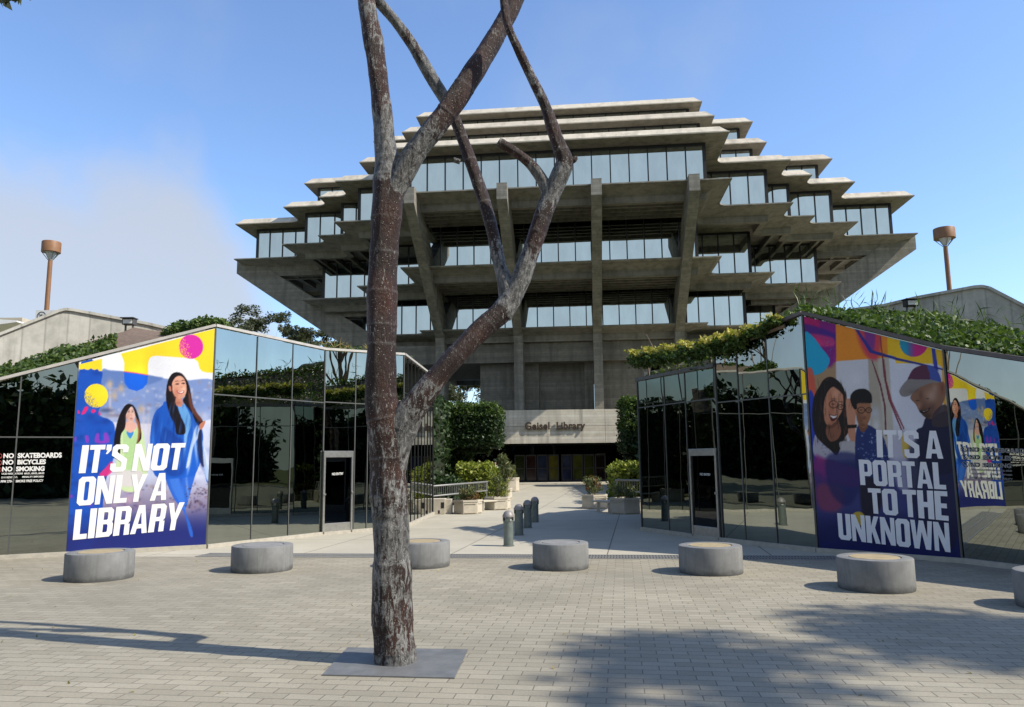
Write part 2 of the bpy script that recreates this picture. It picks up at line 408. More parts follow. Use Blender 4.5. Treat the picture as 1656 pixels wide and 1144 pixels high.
FLOOR = [(1.85, -.35), (1.85, -.88), (1.42, -.88), (1.36, -.42), (1.0, -.27), (.03, -.10), (0, -.08), (0, 0), (.25, .03), (1.3, .05)]
Z4, Z5, Z6, Z7, Z8, Z9 = 11.6, 15.2, 19.0, 22.05, 25.1, 28.15
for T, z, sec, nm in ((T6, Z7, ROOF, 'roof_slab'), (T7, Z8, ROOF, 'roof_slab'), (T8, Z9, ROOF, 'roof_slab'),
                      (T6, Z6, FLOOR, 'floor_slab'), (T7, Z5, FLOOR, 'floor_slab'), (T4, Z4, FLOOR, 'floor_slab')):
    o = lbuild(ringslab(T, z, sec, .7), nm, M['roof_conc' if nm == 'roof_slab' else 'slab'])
    if nm == 'roof_slab':                               # pale lit top and fascia, same board marked concrete darkened for soffit shade
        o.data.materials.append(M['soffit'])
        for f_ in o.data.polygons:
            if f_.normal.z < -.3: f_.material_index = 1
# glazing: every straight run of a storey is one window band with its frame
def glaze(T, z0, z1, k=1.38, pitch=1.21, hd=.18):
    P = loop(T, k); n = len(P)
    for i in range(n):
        a, b_ = P[i], P[(i+1) % n]; d = (b_-a); ln = d.length; d.normalize(); nn = Vector((d.y, -d.x))
        mid = (a+b_)/2
        if mid.y > 12: continue                         # the far side is never seen
        g = MB(); s = nn*0.0
        g.add([(a.x, a.y, z0), (b_.x, b_.y, z0), (b_.x, b_.y, z1), (a.x, a.y, z1)], [(0, 1, 2, 3)])
        w = lbuild(g, 'window', M['tower_glass'])
        f = MB()
        def post(p, ww, dd): f.beam((p.x, p.y, z0), (p.x, p.y, z1), dd, ww, up=(d.x, d.y, 0))
        m = max(1, round(ln/pitch))
        for j in range(1, m): post(a+d*ln*j/m+nn*0.02, 0.075, 0.12)
        e1 = P[i-1]-a; conv = True
        post(a+d*0.06+nn*0.015, 0.15, 0.14); post(b_-d*0.06+nn*0.015, 0.15, 0.14)
        f.beam((a.x+nn.x*.03, a.y+nn.y*.03, z1-hd/2), (b_.x+nn.x*.03, b_.y+nn.y*.03, z1-hd/2), 0.10, hd)
        f.beam((a.x+nn.x*.02, a.y+nn.y*.02, z0+.05), (b_.x+nn.x*.02, b_.y+nn.y*.02, z0+.05), 0.08, 0.10)
        lbuild(f, 'frame', M['dark_frame'], w)
glaze(T6, Z6+.05, Z7-.16)
glaze(T7, Z7+.5, Z8-.155, .95, 1.21, .10)
glaze(T8, Z8+.5, Z9-.155, .95, 1.21, .10)
glaze(T7, Z5+.05, Z6-.36)
glaze(T4, Z4+.05, Z5-.36)
# ribs under the floors
def ribs(T, z, inner):
    zt, zb = z-.352, z-.80
    for s in (-1, 1):
        mb = MB()
        x = T[1][0]-0.2
        while x < T[-1][0]-1.9:
            d = next(dd for a, dd in T if a-1.9 > x) if x < T[-1][0]-1.9 else T[-1][1]
            mb.box(s*x-.11, -(d-1.86), zb, s*x+.11, -5.0, zt); x += 1.3
        for yc in (-13.2, -9.0):
            if T[-1][1]-2.3 > -yc: mb.box(min(s*T[1][0], s*(T[-1][0]-1.88)), yc-.18, zb-.05, max(s*T[1][0], s*(T[-1][0]-1.88)), yc+.18, zt-.003)
        lbuild(mb, 'ceiling_rib', M['core'])
    mb = MB(); y = T[0][1]-2.6
    while y > inner:
        a = max([aa for aa, dd in T if dd-2.0 > y][:2])-1.95
        mb.box(-a, -y-.11, zb, a, -y+.11, zt); y -= 0.8
    lbuild(mb, 'ceiling_rib', M['core'])
ribs(T6, Z6, 20.0); ribs(T7, Z5, 16.0)
# bents: four on the front and four on each flank
PROF = [(28.0, 19.12), (28.0, 18.05), (17.7, 11.05), (17.5, 10.3), (17.5, 0.0), (15.7, 0.0), (15.7, 11.3), (16.0, 12.4), (25.6, 18.62), (26.4, 19.12)]
def bent(f, w):
    mb = MB(); mb.prism(PROF, -w/2, w/2, f); return mb
for x in (-9.18, -3.26, 2.64, 8.61):
    lbuild(bent(lambda p, q, x=x: (x+q, -p[0], p[1]), 0.66), 'column', M['concrete'])
for s in (-1, 1):
    for y in (-11.8, -3.9, 3.9, 11.8):
        mb = bent(lambda p, q, y=y, s=s: (s*p[0]*0.998, y+q, p[1]), 0.72)
        for z, xo in ((17.72, 25.0), (14.0, 19.6)):
            mb.box(min(s*15, s*xo), y-.28, z, max(s*15, s*xo), y+.28, z+.42)
        lbuild(mb, 'column', M['concrete'])
# core, edge beams and the soffit over the forum terrace
mb = MB(); mb.box(-17, -16.3, 9.25, 17, -5.0, 10.7); lbuild(mb, 'floor_beam', M['core'])
mb = MB()
mb.box(-6.4, -15.6, 4.8, -3.0, 12, 9.24); mb.box(-2.95, -15.35, 4.8, -1.9, 12, 9.24); mb.box(-1.9, -14.6, 4.8, 1.6, 12, 9.24)
mb.box(1.6, -15.35, 4.8, 2.3, 12, 9.24); mb.box(2.9, -15.6, 4.8, 6.6, 12, 9.24); mb.box(7.4, -15.2, 4.8, 15, 12, 9.24)
lbuild(mb, 'wall', M['core'])
# forum terrace
tr = MB(); tr.box(-34, 53.62, 4.6, 40, 100, 5.05)
struct(tr.build('terrace', M['band']))
tw = MB(); tw.box(-34, 54.2, -0.1, -5.21, 55, 4.59); tw.box(9.21, 54.2, -0.1, 40, 55, 4.59)
struct(tw.build('terrace_wall', M['core']))
# entrance portal with the name, doors
por = thing('library_entrance', 'pale concrete entrance lintel with raised brown name over dark glass doors', 'entrance', (2.4, 53, 0))
b = MB()
for x0, x1 in ((-5.2, -3.62), (-3.6, 6.33), (6.35, 9.2)):
    b.box(x0, 53.0, 2.99, x1, 53.6, 4.13); b.box(x0, 53.0, 4.15, x1, 53.6, 5.28)
b.box(-5.2, 53.06, 2.99, 9.2, 53.59, 5.27)
bevel(b.build('lintel', M['band'], por), 0.012)
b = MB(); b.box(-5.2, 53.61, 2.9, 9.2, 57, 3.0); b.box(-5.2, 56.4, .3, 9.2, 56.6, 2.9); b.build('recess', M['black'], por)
DOORC = [(0.035, 0.05, 0.01), (0.05, 0.012, 0.012), (0.03, 0.045, 0.10), (0.17, 0.15, 0.02), (0.05, 0.06, 0.13), (0.10, 0.11, 0.02), (0.055, 0.07, 0.012), (0.02, 0.012, 0.012)]
xs = [0.10+0.80*i + (0.12 if i > 3 else 0) for i in range(9)]
for i in range(8):
    x0 = xs[i]; x1 = x0+0.74
    d = MB()
    for q in ((x0, .33, x0+.07, 2.25), (x1-.07, .33, x1, 2.25), (x0+.07, .33, x1-.07, .48), (x0+.07, 2.15, x1-.07, 2.25), (x0+.07, 1.24, x1-.07, 1.30)):
        d.box(q[0], 55.2, q[1], q[2], 55.27, q[3])
    do = d.build('door', M['dark_frame'], por)
    g = MB(); g.box(x0+.07, 55.225, .48, x1-.07, 55.245, 2.15)
    tm = NT('door glass'); tm.set(tm.ramp(tm.noise(1.3, 3), [(0.35, tuple(q*.25 for q in DOORC[i])), (0.65, tuple(q*.6 for q in DOORC[i]))]), 0.08, 0, 0.5)
    g.build('glass', tm.m, do)
g = MB(); g.box(-5, 55.25, 2.3, 9, 55.28, 2.9); g.box(-5, 55.25, .33, 0.05, 55.28, 2.3); g.box(6.7, 55.25, .33, 9, 55.28, 2.3)
g.build('glazing', M['door_glass'], por)
def text_mesh(body, size, extrude, offset=0.0, align='LEFT', space=1.0, line=1.0):
    cu_ = bpy.data.curves.new('lettering', 'FONT'); cu_.body = body; cu_.size = size; cu_.extrude = extrude; cu_.offset = offset
    cu_.align_x = align; cu_.space_character = space; cu_.space_line = line; cu_.resolution_u = 4
    o = bpy.data.objects.new('lettering', cu_); COL.objects.link(o)
    me = bpy.data.meshes.new_from_object(o.evaluated_get(bpy.context.evaluated_depsgraph_get()))
    bpy.data.objects.remove(o); bpy.data.curves.remove(cu_); return me
def place_text(me, x0, x1, h, origin, ux, uz, un):
    """fit a text mesh to width x1-x0, cap height h, at origin with axes ux, uz and normal un"""
    v = np.empty(len(me.vertices)*3); me.vertices.foreach_get('co', v); v = v.reshape(-1, 3)
    return v
me = text_mesh('Geisel  Library', 1.0, 0.045, 0.034, 'LEFT', 1.08)
v = np.array([p.co[:] for p in me.vertices]); w = v[:, 0].max()-v[:, 0].min()
gl, gr = aty(849, 694, 52.9), aty(946.5, 692.5, 52.9)
k = (gr.x-gl.x)/w; kh = 0.68
for p, q in zip(me.vertices, v): p.co = (gl.x+(q[0]-v[:, 0].min())*k, 52.9-q[2]*1.0, gl.z-0.03+q[1]*kh)
link('lettering', me, M['letter_brown'], por)

# ------------------------------------------------------------------ mirrored pavilions
AL, A1, A2, A3, A4 = (-14.2, 13.22), (-6.58, 16.82), (-4.80, 19.54), (-3.02, 21.27), (-2.79, 26.96)
BR_, B2, B1, B0, BB = (12.2, 8.45), (5.74, 14.92), (4.52, 17.0), (3.26, 19.95), (5.2, 26.0)
def lerp(a, b, t): return (a[0]+(b[0]-a[0])*t, a[1]+(b[1]-a[1])*t)
def tof(a, b, px, py):
    p = onwall(a, b, px, py); return ((p.x-a[0])*(b[0]-a[0])+(p.y-a[1])*(b[1]-a[1]))/((b[0]-a[0])**2+(b[1]-a[1])**2)
def nrm(a, b, side):
    d = Vector((b[0]-a[0], b[1]-a[1], 0)).normalized(); return Vector((d.y, -d.x, 0))*side
def facade(par, a, b, za, zb, ts, hs, side, smat=None):
    """mirror panes between a and b (tops za, zb), seams at ts and heights hs; side=+1/-1 gives the outward normal"""
    n = nrm(a, b, side); ts = [0]+list(ts)+[1]
    zt = lambda t: za+(zb-za)*t
    sm = MB()
    for i in range(len(ts)-1):
        t0, t1 = ts[i], ts[i+1]; p, q = lerp(a, b, t0), lerp(a, b, t1)
        zs = [0.08]+[h for h in hs if h < min(zt(t0), zt(t1))-.15]
        for j, z in enumerate(zs):
            top = (zs[j+1],)*2 if j+1 < len(zs) else (zt(t0), zt(t1))
            jt = [rnd.uniform(-1, 1)*0.004 for _ in range(4)]
            c = [(p[0], p[1], z), (q[0], q[1], z), (q[0], q[1], top[1]), (p[0], p[1], top[0])]
            nx, nz = 10, 12; vs = []; fs = []
            for v in range(nz+1):
                for u in range(nx+1):
                    fu, fv = u/nx, v/nz
                    w4 = ((1-fu)*(1-fv), fu*(1-fv), fu*fv, (1-fu)*fv)
                    vs.append([sum(w4[k]*(c[k][m]+n[m]*jt[k]) for k in range(4)) for m in range(3)])
            fs = [(v*(nx+1)+u, v*(nx+1)+u+1, (v+1)*(nx+1)+u+1, (v+1)*(nx+1)+u) for v in range(nz) for u in range(nx)]
            if side < 0: fs = [f[::-1] for f in fs]
            MB().add(vs, fs).build('glass_panel', M['mirror'], par, True)
        if i: sm.beam(Vector((p[0], p[1], .08))+n*.008, Vector((p[0], p[1], zt(t0)))+n*.008, .022, .016, up=n)
    for h in hs:
        t0, t1 = (0, 1)
        if za < h+.15: t0 = (h+.15-za)/(zb-za)
        if zb < h+.15: t1 = (h+.15-za)/(zb-za)
        p, q = lerp(a, b, t0), lerp(a, b, t1)
        sm.beam(Vector((p[0], p[1], h))+n*.008, Vector((q[0], q[1], h))+n*.008, .018, .026)
    for t in (0.0, 1.0):
        p = lerp(a, b, t); sm.beam(Vector((p[0], p[1], .08))+n*.010, Vector((p[0], p[1], zt(t)))+n*.010, .03, .03, up=n)
    sm.build('seam', smat or M['seam'], par)
def coping(par, pts, mat, w=0.22, h=0.10, name='coping'):
    b = MB()
    for p, q in zip(pts, pts[1:]): b.beam(p, q, w, h)
    return b.build(name, mat, par)
pl = thing('mirrored_pavilion', 'mirror glass pavilion with pale coping, sloping up to a peak beside the woman poster', 'pavilion', (A1[0], A1[1], 0))
zAL = 1.92
facade(pl, AL, A1, zAL, 4.78, [.3, tof(AL, A1, 20, 800), tof(AL, A1, 107, 890)], [2.35], 1)
facade(pl, A1, A2, 4.78, 4.63, [tof(A1, A2, 405, 880), tof(A1, A2, 465, 873)], [3.30], 1)
facade(pl, A2, A3, 4.63, 4.72, [tof(A2, A3, 571, 860), tof(A2, A3, 592, 858)], [3.32], 1)
facade(pl, A3, A4, 4.72, 4.72, [i/9 for i in range(1, 9)], [3.70], 1, M['seam_dark'])
coping(pl, [(AL[0], AL[1], zAL+.05), (A1[0], A1[1], 4.83), (A2[0], A2[1], 4.68), (A3[0], A3[1], 4.77), (A4[0], A4[1], 4.77)], M['coping'], .10, .06)
coping(pl, [(AL[0], AL[1], .04), (A1[0], A1[1], .04), (A2[0], A2[1], .04), (A3[0], A3[1], .04), (A4[0], A4[1], .04)], M['kerb'], .14, .085, 'kerb')
pr = thing('mirrored_pavilion', 'mirror glass pavilion with dark coping and hanging ivy, beside the three people poster', 'pavilion', (B2[0], B2[1], 0))
zBR = 0.95
tp_ = tof(B2, BR_, 1557, 912); BP = lerp(B2, BR_, tp_); zBP = 4.55+(zBR-4.55)*tp_
BE = (BP[0]+.40*5.2, BP[1]-.916*5.2); zBE = zBP-.28*5.2
facade(pr, B2, BP, 4.55, zBP, [], [], 1)
facade(pr, BP, BE, zBP, zBE, [.28, .6], [], 1)
facade(pr, B1, B2, 4.18, 4.55, [tof(B1, B2, 1207, 880), tof(B1, B2, 1258, 886)], [3.0], 1)
facade(pr, B0, B1, 3.78, 3.78, [tof(B0, B1, 1083, 860), tof(B0, B1, 1118, 866)], [3.10], 1)
facade(pr, BB, B0, 3.78, 3.78, [.25, .5, .75], [], 1)
coping(pr, [(B1[0], B1[1], 4.22), (B2[0], B2[1], 4.60), (BP[0], BP[1], zBP+.05), (BE[0], BE[1], zBE+.05)], M['coping_dark'], .12, .07)
coping(pr, [(BB[0], BB[1], 3.84), (B0[0], B0[1], 3.84), (B1[0], B1[1], 3.84)], M['seam'], .12, .08)
coping(pr, [(BE[0], BE[1], .04), (BP[0], BP[1], .04), (B2[0], B2[1], .04), (B1[0], B1[1], .04), (B0[0], B0[1], .04), (BB[0], BB[1], .04)], M['kerb'], .14, .085, 'kerb')
# cheek closing the step between the door bay and the glass bay
MB().add([(B1[0], B1[1], 3.78), (B1[0]+1.6, B1[1]+.9, 3.78), (B1[0]+1.6, B1[1]+.9, 4.3), (B1[0], B1[1], 4.18)], [(0, 1, 2, 3)]).build('cheek', M['mirror'], pr)

def uvbox(mb, a, b, n, t0, t1, z0, z1, o0, o1):
    p, q = lerp(a, b, t0), lerp(a, b, t1)
    P_ = Vector((p[0], p[1], 0)); Q_ = Vector((q[0], q[1], 0))
    v = [x+n*o+Vector((0, 0, z)) for z in (z0, z1) for x, o in ((P_, o0), (Q_, o0), (Q_, o1), (P_, o1))]
    mb.add(v, [(3, 2, 1, 0), (4, 5, 6, 7), (0, 1, 5, 4), (1, 2, 6, 5), (2, 3, 7, 6), (3, 0, 4, 7)])
def quad_text(me, a, b, TL, TR, BL, BR, off, mat, par, name='lettering'):
    """lay a flat text mesh onto the wall a-b, its bounds stretched to four wall points"""
    n = nrm(a, b, 1)
    c = [onwall(a, b, *p) for p in (TL, TR, BL, BR)]
    v = np.array([p.co[:] for p in me.vertices]); lo = v.min(0); hi = v.max(0)
    for p, q in zip(me.vertices, v):
        u = (q[0]-lo[0])/(hi[0]-lo[0]); w = (q[1]-lo[1])/(hi[1]-lo[1])
        p.co = ((c[0]*(1-u)+c[1]*u)*w+(c[2]*(1-u)+c[3]*u)*(1-w)) + n*off
    return link(name, me, mat, par)
def door(par, a, b, t0, t1, ztop, label, tx):
    n = nrm(a, b, 1)
    w = 0.055/((Vector(b)-Vector(a)).length)
    f = MB()
    uvbox(f, a, b, n, t0, t0+w, .02, ztop, .01, .07); uvbox(f, a, b, n, t1-w, t1, .02, ztop, .01, .07)
    uvbox(f, a, b, n, t0+w, t1-w, ztop-.16, ztop, .01, .07); uvbox(f, a, b, n, t0+w, t1-w, .02, .28, .01, .055)
    d = f.build('door', M['steel'], par); bevel(d, .004, 1); d['label'] = label
    g = MB(); uvbox(g, a, b, n, t0+w, t1-w, .28, ztop-.16, .012, .03); g.build('glass', M['door_glass'], d)
    h = MB(); uvbox(h, a, b, n, t1-w*1.0, t1-w*.2, 1.0, 1.05, .07, .10); uvbox(h, a, b, n, t0+w*.3, t0+w*1.2, .98, 1.02, .07, .09); h.build('handle', M['steel'], d)
    quad_text(text_mesh('NO ENTRY', 1, 0, .02), a, b, *tx, .034, M['white_decal'], d)
door(pl, A2, A3, tof(A2, A3, 519, 865), tof(A2, A3, 567.5, 860), 2.08, 'pale framed single door reading NO ENTRY', ((536, 765), (554, 764), (536, 769), (554, 768)))
door(pr, B0, B1, tof(B0, B1, 1123, 866), .985, 2.0, 'pale framed single door reading NO ENTRY', ((1134, 765), (1151, 766), (1134, 769), (1151, 770)))

# ------------------------------------------------------------------ printed posters
GL = {}
def ring(o, i):
    n = len(o); return [[o[k], o[(k+1) % n], i[(k+1) % n], i[k]] for k in range(n)]
def octo(x0, y0, x1, y1, c): return [(x0+c, y0), (x1-c, y0), (x1, y0+c), (x1, y1-c), (x1-c, y1), (x0+c, y1), (x0, y1-c), (x0, y0+c)]
def rect(x0, y0, x1, y1): return [(x0, y0), (x1, y0), (x1, y1), (x0, y1)]
s_, w_ = 0.215, 0.575
GL['I'] = (s_+.01, [rect(0, 0, s_+.01, 1)])
GL['T'] = (.5, [[(0, .83), (.155, .83), (.155, 0), (.345, 0), (.345, .83), (.5, .83), (.5, 1), (0, 1)]])
GL["'"] = (.17, [[(0, 1), (.17, 1), (.17, .8), (.06, .66), (0, .66), (.05, .8), (0, .8)]])
GL['L'] = (.46, [[(0, 0), (.46, 0), (.46, .17), (s_, .17), (s_, 1), (0, 1)]])
GL['E'] = (.46, [[(0, 0), (.46, 0), (.46, .17), (s_, .17), (s_, .42), (.42, .42), (.42, .58), (s_, .58), (s_, .83), (.46, .83), (.46, 1), (0, 1)]])
GL['H'] = (w_, [[(0, 0), (s_, 0), (s_, .41), (w_-s_, .41), (w_-s_, 0), (w_, 0), (w_, 1), (w_-s_, 1), (w_-s_, .59), (s_, .59), (s_, 1), (0, 1)]])
GL['N'] = (.60, [[(0, 0), (.175, 0), (.175, .56), (.40, 0), (.60, 0), (.60, 1), (.425, 1), (.425, .44), (.2, 1), (0, 1)]])
GL['O'] = (w_, ring(octo(0, 0, w_, 1, .1), octo(s_, .17, w_-s_, .83, .035)))
GL['U'] = (w_, [[(0, 1), (0, .1), (.1, 0), (w_-.1, 0), (w_, .1), (w_, 1), (w_-s_, 1), (w_-s_, .2), (w_-s_-.035, .17), (s_+.035, .17), (s_, .2), (s_, 1)]])
GL['A'] = (.60, [[(0, 0), (.185, 0), (.215, .18), (.385, .18), (.37, .33), (.236, .33), (.29, .72), (.31, .72), (.30, 1), (.19, 1)],
                 [(.415, 0), (.60, 0), (.41, 1), (.30, 1), (.31, .72), (.364, .33), (.37, .33), (.385, .18)]])
GL['P'] = (.54, [rect(0, 0, s_, .36)]+ring([(0, .36), (.44, .36), (.54, .46), (.54, .9), (.44, 1), (0, 1)], [(s_, .52), (.33, .52), (.36, .55), (.36, .81), (.33, .84), (s_, .84)]))
GL['R'] = (.56, [rect(0, 0, s_, .38), [(.37, 0), (.56, 0), (.545, .38), (.365, .38)]]+ring([(0, .38), (.48, .38), (.55, .48), (.55, .9), (.45, 1), (0, 1)], [(s_, .53), (.33, .53), (.36, .56), (.36, .81), (.33, .84), (s_, .84)]))
GL['B'] = (.56, ring([(0, .5), (.52, .5), (.54, .58), (.54, .9), (.44, 1), (0, 1)], [(s_, .58), (.33, .58), (.355, .61), (.355, .81), (.33, .84), (s_, .84)])
           + ring([(0, 0), (.46, 0), (.56, .1), (.56, .42), (.52, .5), (0, .5)], [(s_, .16), (.34, .16), (.37, .19), (.37, .39), (.34, .43), (s_, .43)]))
GL['Y'] = (.58, [[(.195, 0), (.385, 0), (.385, .36), (.58, 1), (.385, 1), (.29, .6), (.195, 1), (0, 1), (.195, .36)]])
GL['K'] = (.58, [[(0, 0), (s_, 0), (s_, .3), (.25, .42), (.375, 0), (.58, 0), (.385, .58), (.56, 1), (.36, 1), (s_, .62), (s_, 1), (0, 1)]])
GL['W'] = (.86, [[(.1, 0), (.3, 0), (.43, .6), (.56, 0), (.76, 0), (.86, 1), (.68, 1), (.64, .42), (.52, 1), (.34, 1), (.22, .42), (.18, 1), (0, 1)]])
GL['S'] = (.54, [[(0, .1), (.1, 0), (.44, 0), (.54, .1), (.54, .46), (.2, .70), (.18, .73), (.18, .80), (.21, .83), (.33, .83), (.36, .80), (.36, .70), (.54, .70), (.54, .9), (.44, 1), (.1, 1), (0, .9), (0, .60),
                  (.34, .36), (.36, .33), (.36, .20), (.33, .17), (.21, .17), (.18, .20), (.18, .31), (0, .31)]])
def row_mesh(txt, gap=.042, sp=.17):
    x = 0; vs = []; fs = []
    for ch in txt:
        if ch == ' ': x += sp; continue
        w, polys = GL[ch]
        for p in polys:
            a = sum(p[k][0]*p[(k+1) % len(p)][1]-p[(k+1) % len(p)][0]*p[k][1] for k in range(len(p)))
            if a < 0: p = p[::-1]
            o = len(vs); vs += [(x+q[0], q[1], 0) for q in p]; fs.append(tuple(range(o, o+len(p))))
        x += w+gap
    me = bpy.data.meshes.new('lettering'); me.from_pydata(vs, [], fs); me.update(); return me

class Print:
    """a printed sheet: a fine grid on the wall whose point colours are drawn with simple shapes"""
    def __init__(s, a, b, t0, t1, z0, zt, nu, nv, off):
        s.a, s.b = a, b; n = nrm(a, b, 1)
        u = np.linspace(t0, t1, nu); v = np.linspace(0, 1, nv); U_, V_ = np.meshgrid(u, v)
        X = a[0]+(b[0]-a[0])*U_+n.x*off; Y = a[1]+(b[1]-a[1])*U_+n.y*off
        top = zt(U_); Z = z0+(top-z0)*V_
        s.P = np.stack([X, Y, Z], -1).reshape(-1, 3); s.nu, s.nv = nu, nv
        c = (s.P-np.array([0, 0, EYE])) @ np.array(ROT)           # to camera axes
        s.x = 828-FPX*c[:, 0]/c[:, 2]; s.y = 572+FPX*c[:, 1]/c[:, 2]
        s.c = np.zeros((len(s.P), 3)); s.g = np.random.default_rng(5)
    @staticmethod
    def curve(p, k=6):
        p = np.array(p, float); n = len(p); o = []
        for i in range(n):
            a, b, c, d = p[i-1], p[i], p[(i+1) % n], p[(i+2) % n]
            for j in range(k):
                t = j/k; o.append(.5*(2*b+(c-a)*t+(2*a-5*b+4*c-d)*t*t+(3*b-a-3*c+d)*t**3))
        return np.array(o)
    def mask(s, p, blur=0.35, smooth=True):
        p = s.curve(p) if smooth else np.array(p, float)
        m = np.zeros(len(s.x)); K = 9 if blur > .6 else 5
        lo = p.min(0)-blur*2-1; hi = p.max(0)+blur*2+1
        I = np.where((s.x > lo[0]) & (s.x < hi[0]) & (s.y > lo[1]) & (s.y < hi[1]))[0]
        if not len(I): return m
        for k in range(K):
            an = k*2.4; r = blur*math.sqrt((k+.5)/K)*1.4
            x = s.x[I]+r*math.cos(an); y = s.y[I]+r*math.sin(an); ins = np.zeros(len(I), bool)
            for q in range(len(p)):
                x1, y1 = p[q-1]; x2, y2 = p[q]
                if y1 == y2: continue
                cc = ((y1 > y) != (y2 > y)) & (x < (x2-x1)*(y-y1)/(y2-y1)+x1); ins ^= cc
            m[I] += ins/K
        return m
    def put(s, m, col, al=1.0):
        m = (m*al)[:, None]; s.c = s.c*(1-m)+np.array(col, float)/255*m
    def poly(s, p, col, blur=.35, al=1.0, smooth=True, clip=None):
        m = s.mask(p, blur, smooth)
        if clip is not None: m = m*clip
        s.put(m, col, al); return m
    def blob(s, x, y, rx, ry, col, al=1.0, clip=None, rot=0):
        dx, dy = s.x-x, s.y-y; c, q = math.cos(rot), math.sin(rot)
        m = np.exp(-((dx*c+dy*q)/rx)**2-((dy*c-dx*q)/ry)**2)
        if clip is not None: m = m*clip
        s.put(m, col, al)
    def grad(s, y0, y1, col, al=1.0):
        s.put(np.clip((s.y-y0)/(y1-y0), 0, 1), col, al)
    def speck(s, x0, y0, x1, y1, n, rs, cols, al=.7, clip=None):
        for _ in range(n):
            s.blob(s.g.uniform(x0, x1), s.g.uniform(y0, y1), s.g.uniform(*rs), s.g.uniform(*rs)*.7, cols[s.g.integers(len(cols))], al, clip)
    def texture(s, amp=.05, fine=.012):
        q = np.zeros(len(s.x))
        for k in range(60):
            q += np.exp(-((s.x-s.g.uniform(s.x.min(), s.x.max()))/s.g.uniform(6, 26))**2-((s.y-s.g.uniform(s.y.min(), s.y.max()))/s.g.uniform(8, 34))**2)*s.g.uniform(-1, 1)
        s.c *= (1+amp*q+fine*s.g.normal(size=len(s.x)))[:, None]
    def strands(s, m, n, x0, x1, y0, y1, cols, lean=0, ln=(3, 8), w=.45, al=.5):
        for _ in range(n): s.blob(s.g.uniform(x0, x1), s.g.uniform(y0, y1), w, s.g.uniform(*ln), cols[int(s.g.integers(len(cols)))], al, m, lean)
    def build(s, par, name, mat):
        s.texture(); nu, nv = s.nu, s.nv
        fs = [(v*nu+u, v*nu+u+1, (v+1)*nu+u+1, (v+1)*nu+u) for v in range(nv-1) for u in range(nu-1)]
        me = bpy.data.meshes.new(name); me.from_pydata(s.P.tolist(), [], fs); me.update()
        at = me.color_attributes.new('ink', 'FLOAT_COLOR', 'POINT')
        c = np.clip(s.c, 0, 1); lin = np.where(c <= .04045, c/12.92, ((c+.055)/1.055)**2.4)*0.86
        at.data.foreach_set('color', np.c_[lin, np.ones(len(lin))].astype(np.float32).ravel())
        return link(name, me, mat, par)
t = NT('printed vinyl'); an = t.n('ShaderNodeAttribute', attribute_name='ink'); M['print'] = t.set(an.outputs['Color'], 0.32, 0, 0.4)
t = NT('printed vinyl satin'); an = t.n('ShaderNodeAttribute', attribute_name='ink'); M['print2'] = t.set(an.outputs['Color'], 0.3, 0, 0.2)

def Z6a(pts, ox=100, oy=520, k=5.719): return [(ox+x/k, oy+y/k) for x, y in pts]
def Z8a(pts): return Z6a(pts, 0, 680, 4.085)
# --- left poster: two women above a bay
pA = thing('poster', 'tall bright poster of two women outdoors reading IT\'S NOT ONLY A LIBRARY', 'poster', (-7.77, 16.26, 0))
tl0, tl1 = tof(AL, A1, 107.5, 893), 1.0
PR = Print(AL, A1, tl0, tl1, .05, lambda u: zAL+(4.78-zAL)*u-.015, 200, 300, .022)
PR.c[:] = np.array((240, 242, 250))/255
PR.poly(Z6a([(360, 470), (460, 462), (560, 462), (640, 475), (800, 495), (960, 530), (1150, 545), (1420, 560), (1420, 900), (300, 900)]), (126, 150, 205), .8)
PR.poly(Z6a([(370, 462), (560, 462), (800, 500), (940, 530), (700, 610), (370, 590)]), (92, 122, 186), 1.2, .8)
cl = PR.mask(Z6a([(330, 560), (1420, 560), (1420, 1500), (330, 1500)]), 1.5)
PR.speck(165, 618, 346, 680, 120, (1.5, 4.5), [(150, 165, 210), (110, 130, 185), (190, 195, 222), (215, 205, 205), (130, 120, 140), (165, 140, 140)], .6, cl)
PR.grad(655, 700, (196, 204, 235), .85)
PR.speck(160, 668, 346, 745, 60, (4, 10), [(205, 212, 240), (175, 190, 228), (225, 225, 240), (150, 170, 220)], .5, cl)
PR.speck(270, 690, 346, 800, 30, (3, 9), [(220, 222, 240), (160, 165, 210)], .5)
PR.grad(770, 815, (120, 105, 140), .75); PR.speck(200, 780, 346, 830, 120, (1, 3.5), [(90, 75, 100), (150, 130, 150), (60, 50, 90), (175, 150, 150)], .55)
PR.speck(140, 752, 230, 830, 40, (4, 9), [(210, 170, 200), (150, 110, 170), (230, 200, 190)], .35)
PR.grad(815, 862, (34, 44, 120), .97)
for x, y in ((178, 622), (185, 640), (196, 628), (228, 662)): PR.blob(x, y, 5, 7, (196, 170, 140), .8)
for x, y, h in ((178, 650, 22), (232, 690, 26), (240, 695, 26)): PR.blob(x, y, 2.2, h, (215, 200, 205), .6)
PR.blob(172, 664, 14, 4, (60, 70, 105), .7); PR.blob(190, 672, 22, 3.5, (120, 110, 130), .7)
blue, yel, mag = (28, 84, 190), (255, 222, 48), (222, 48, 170)
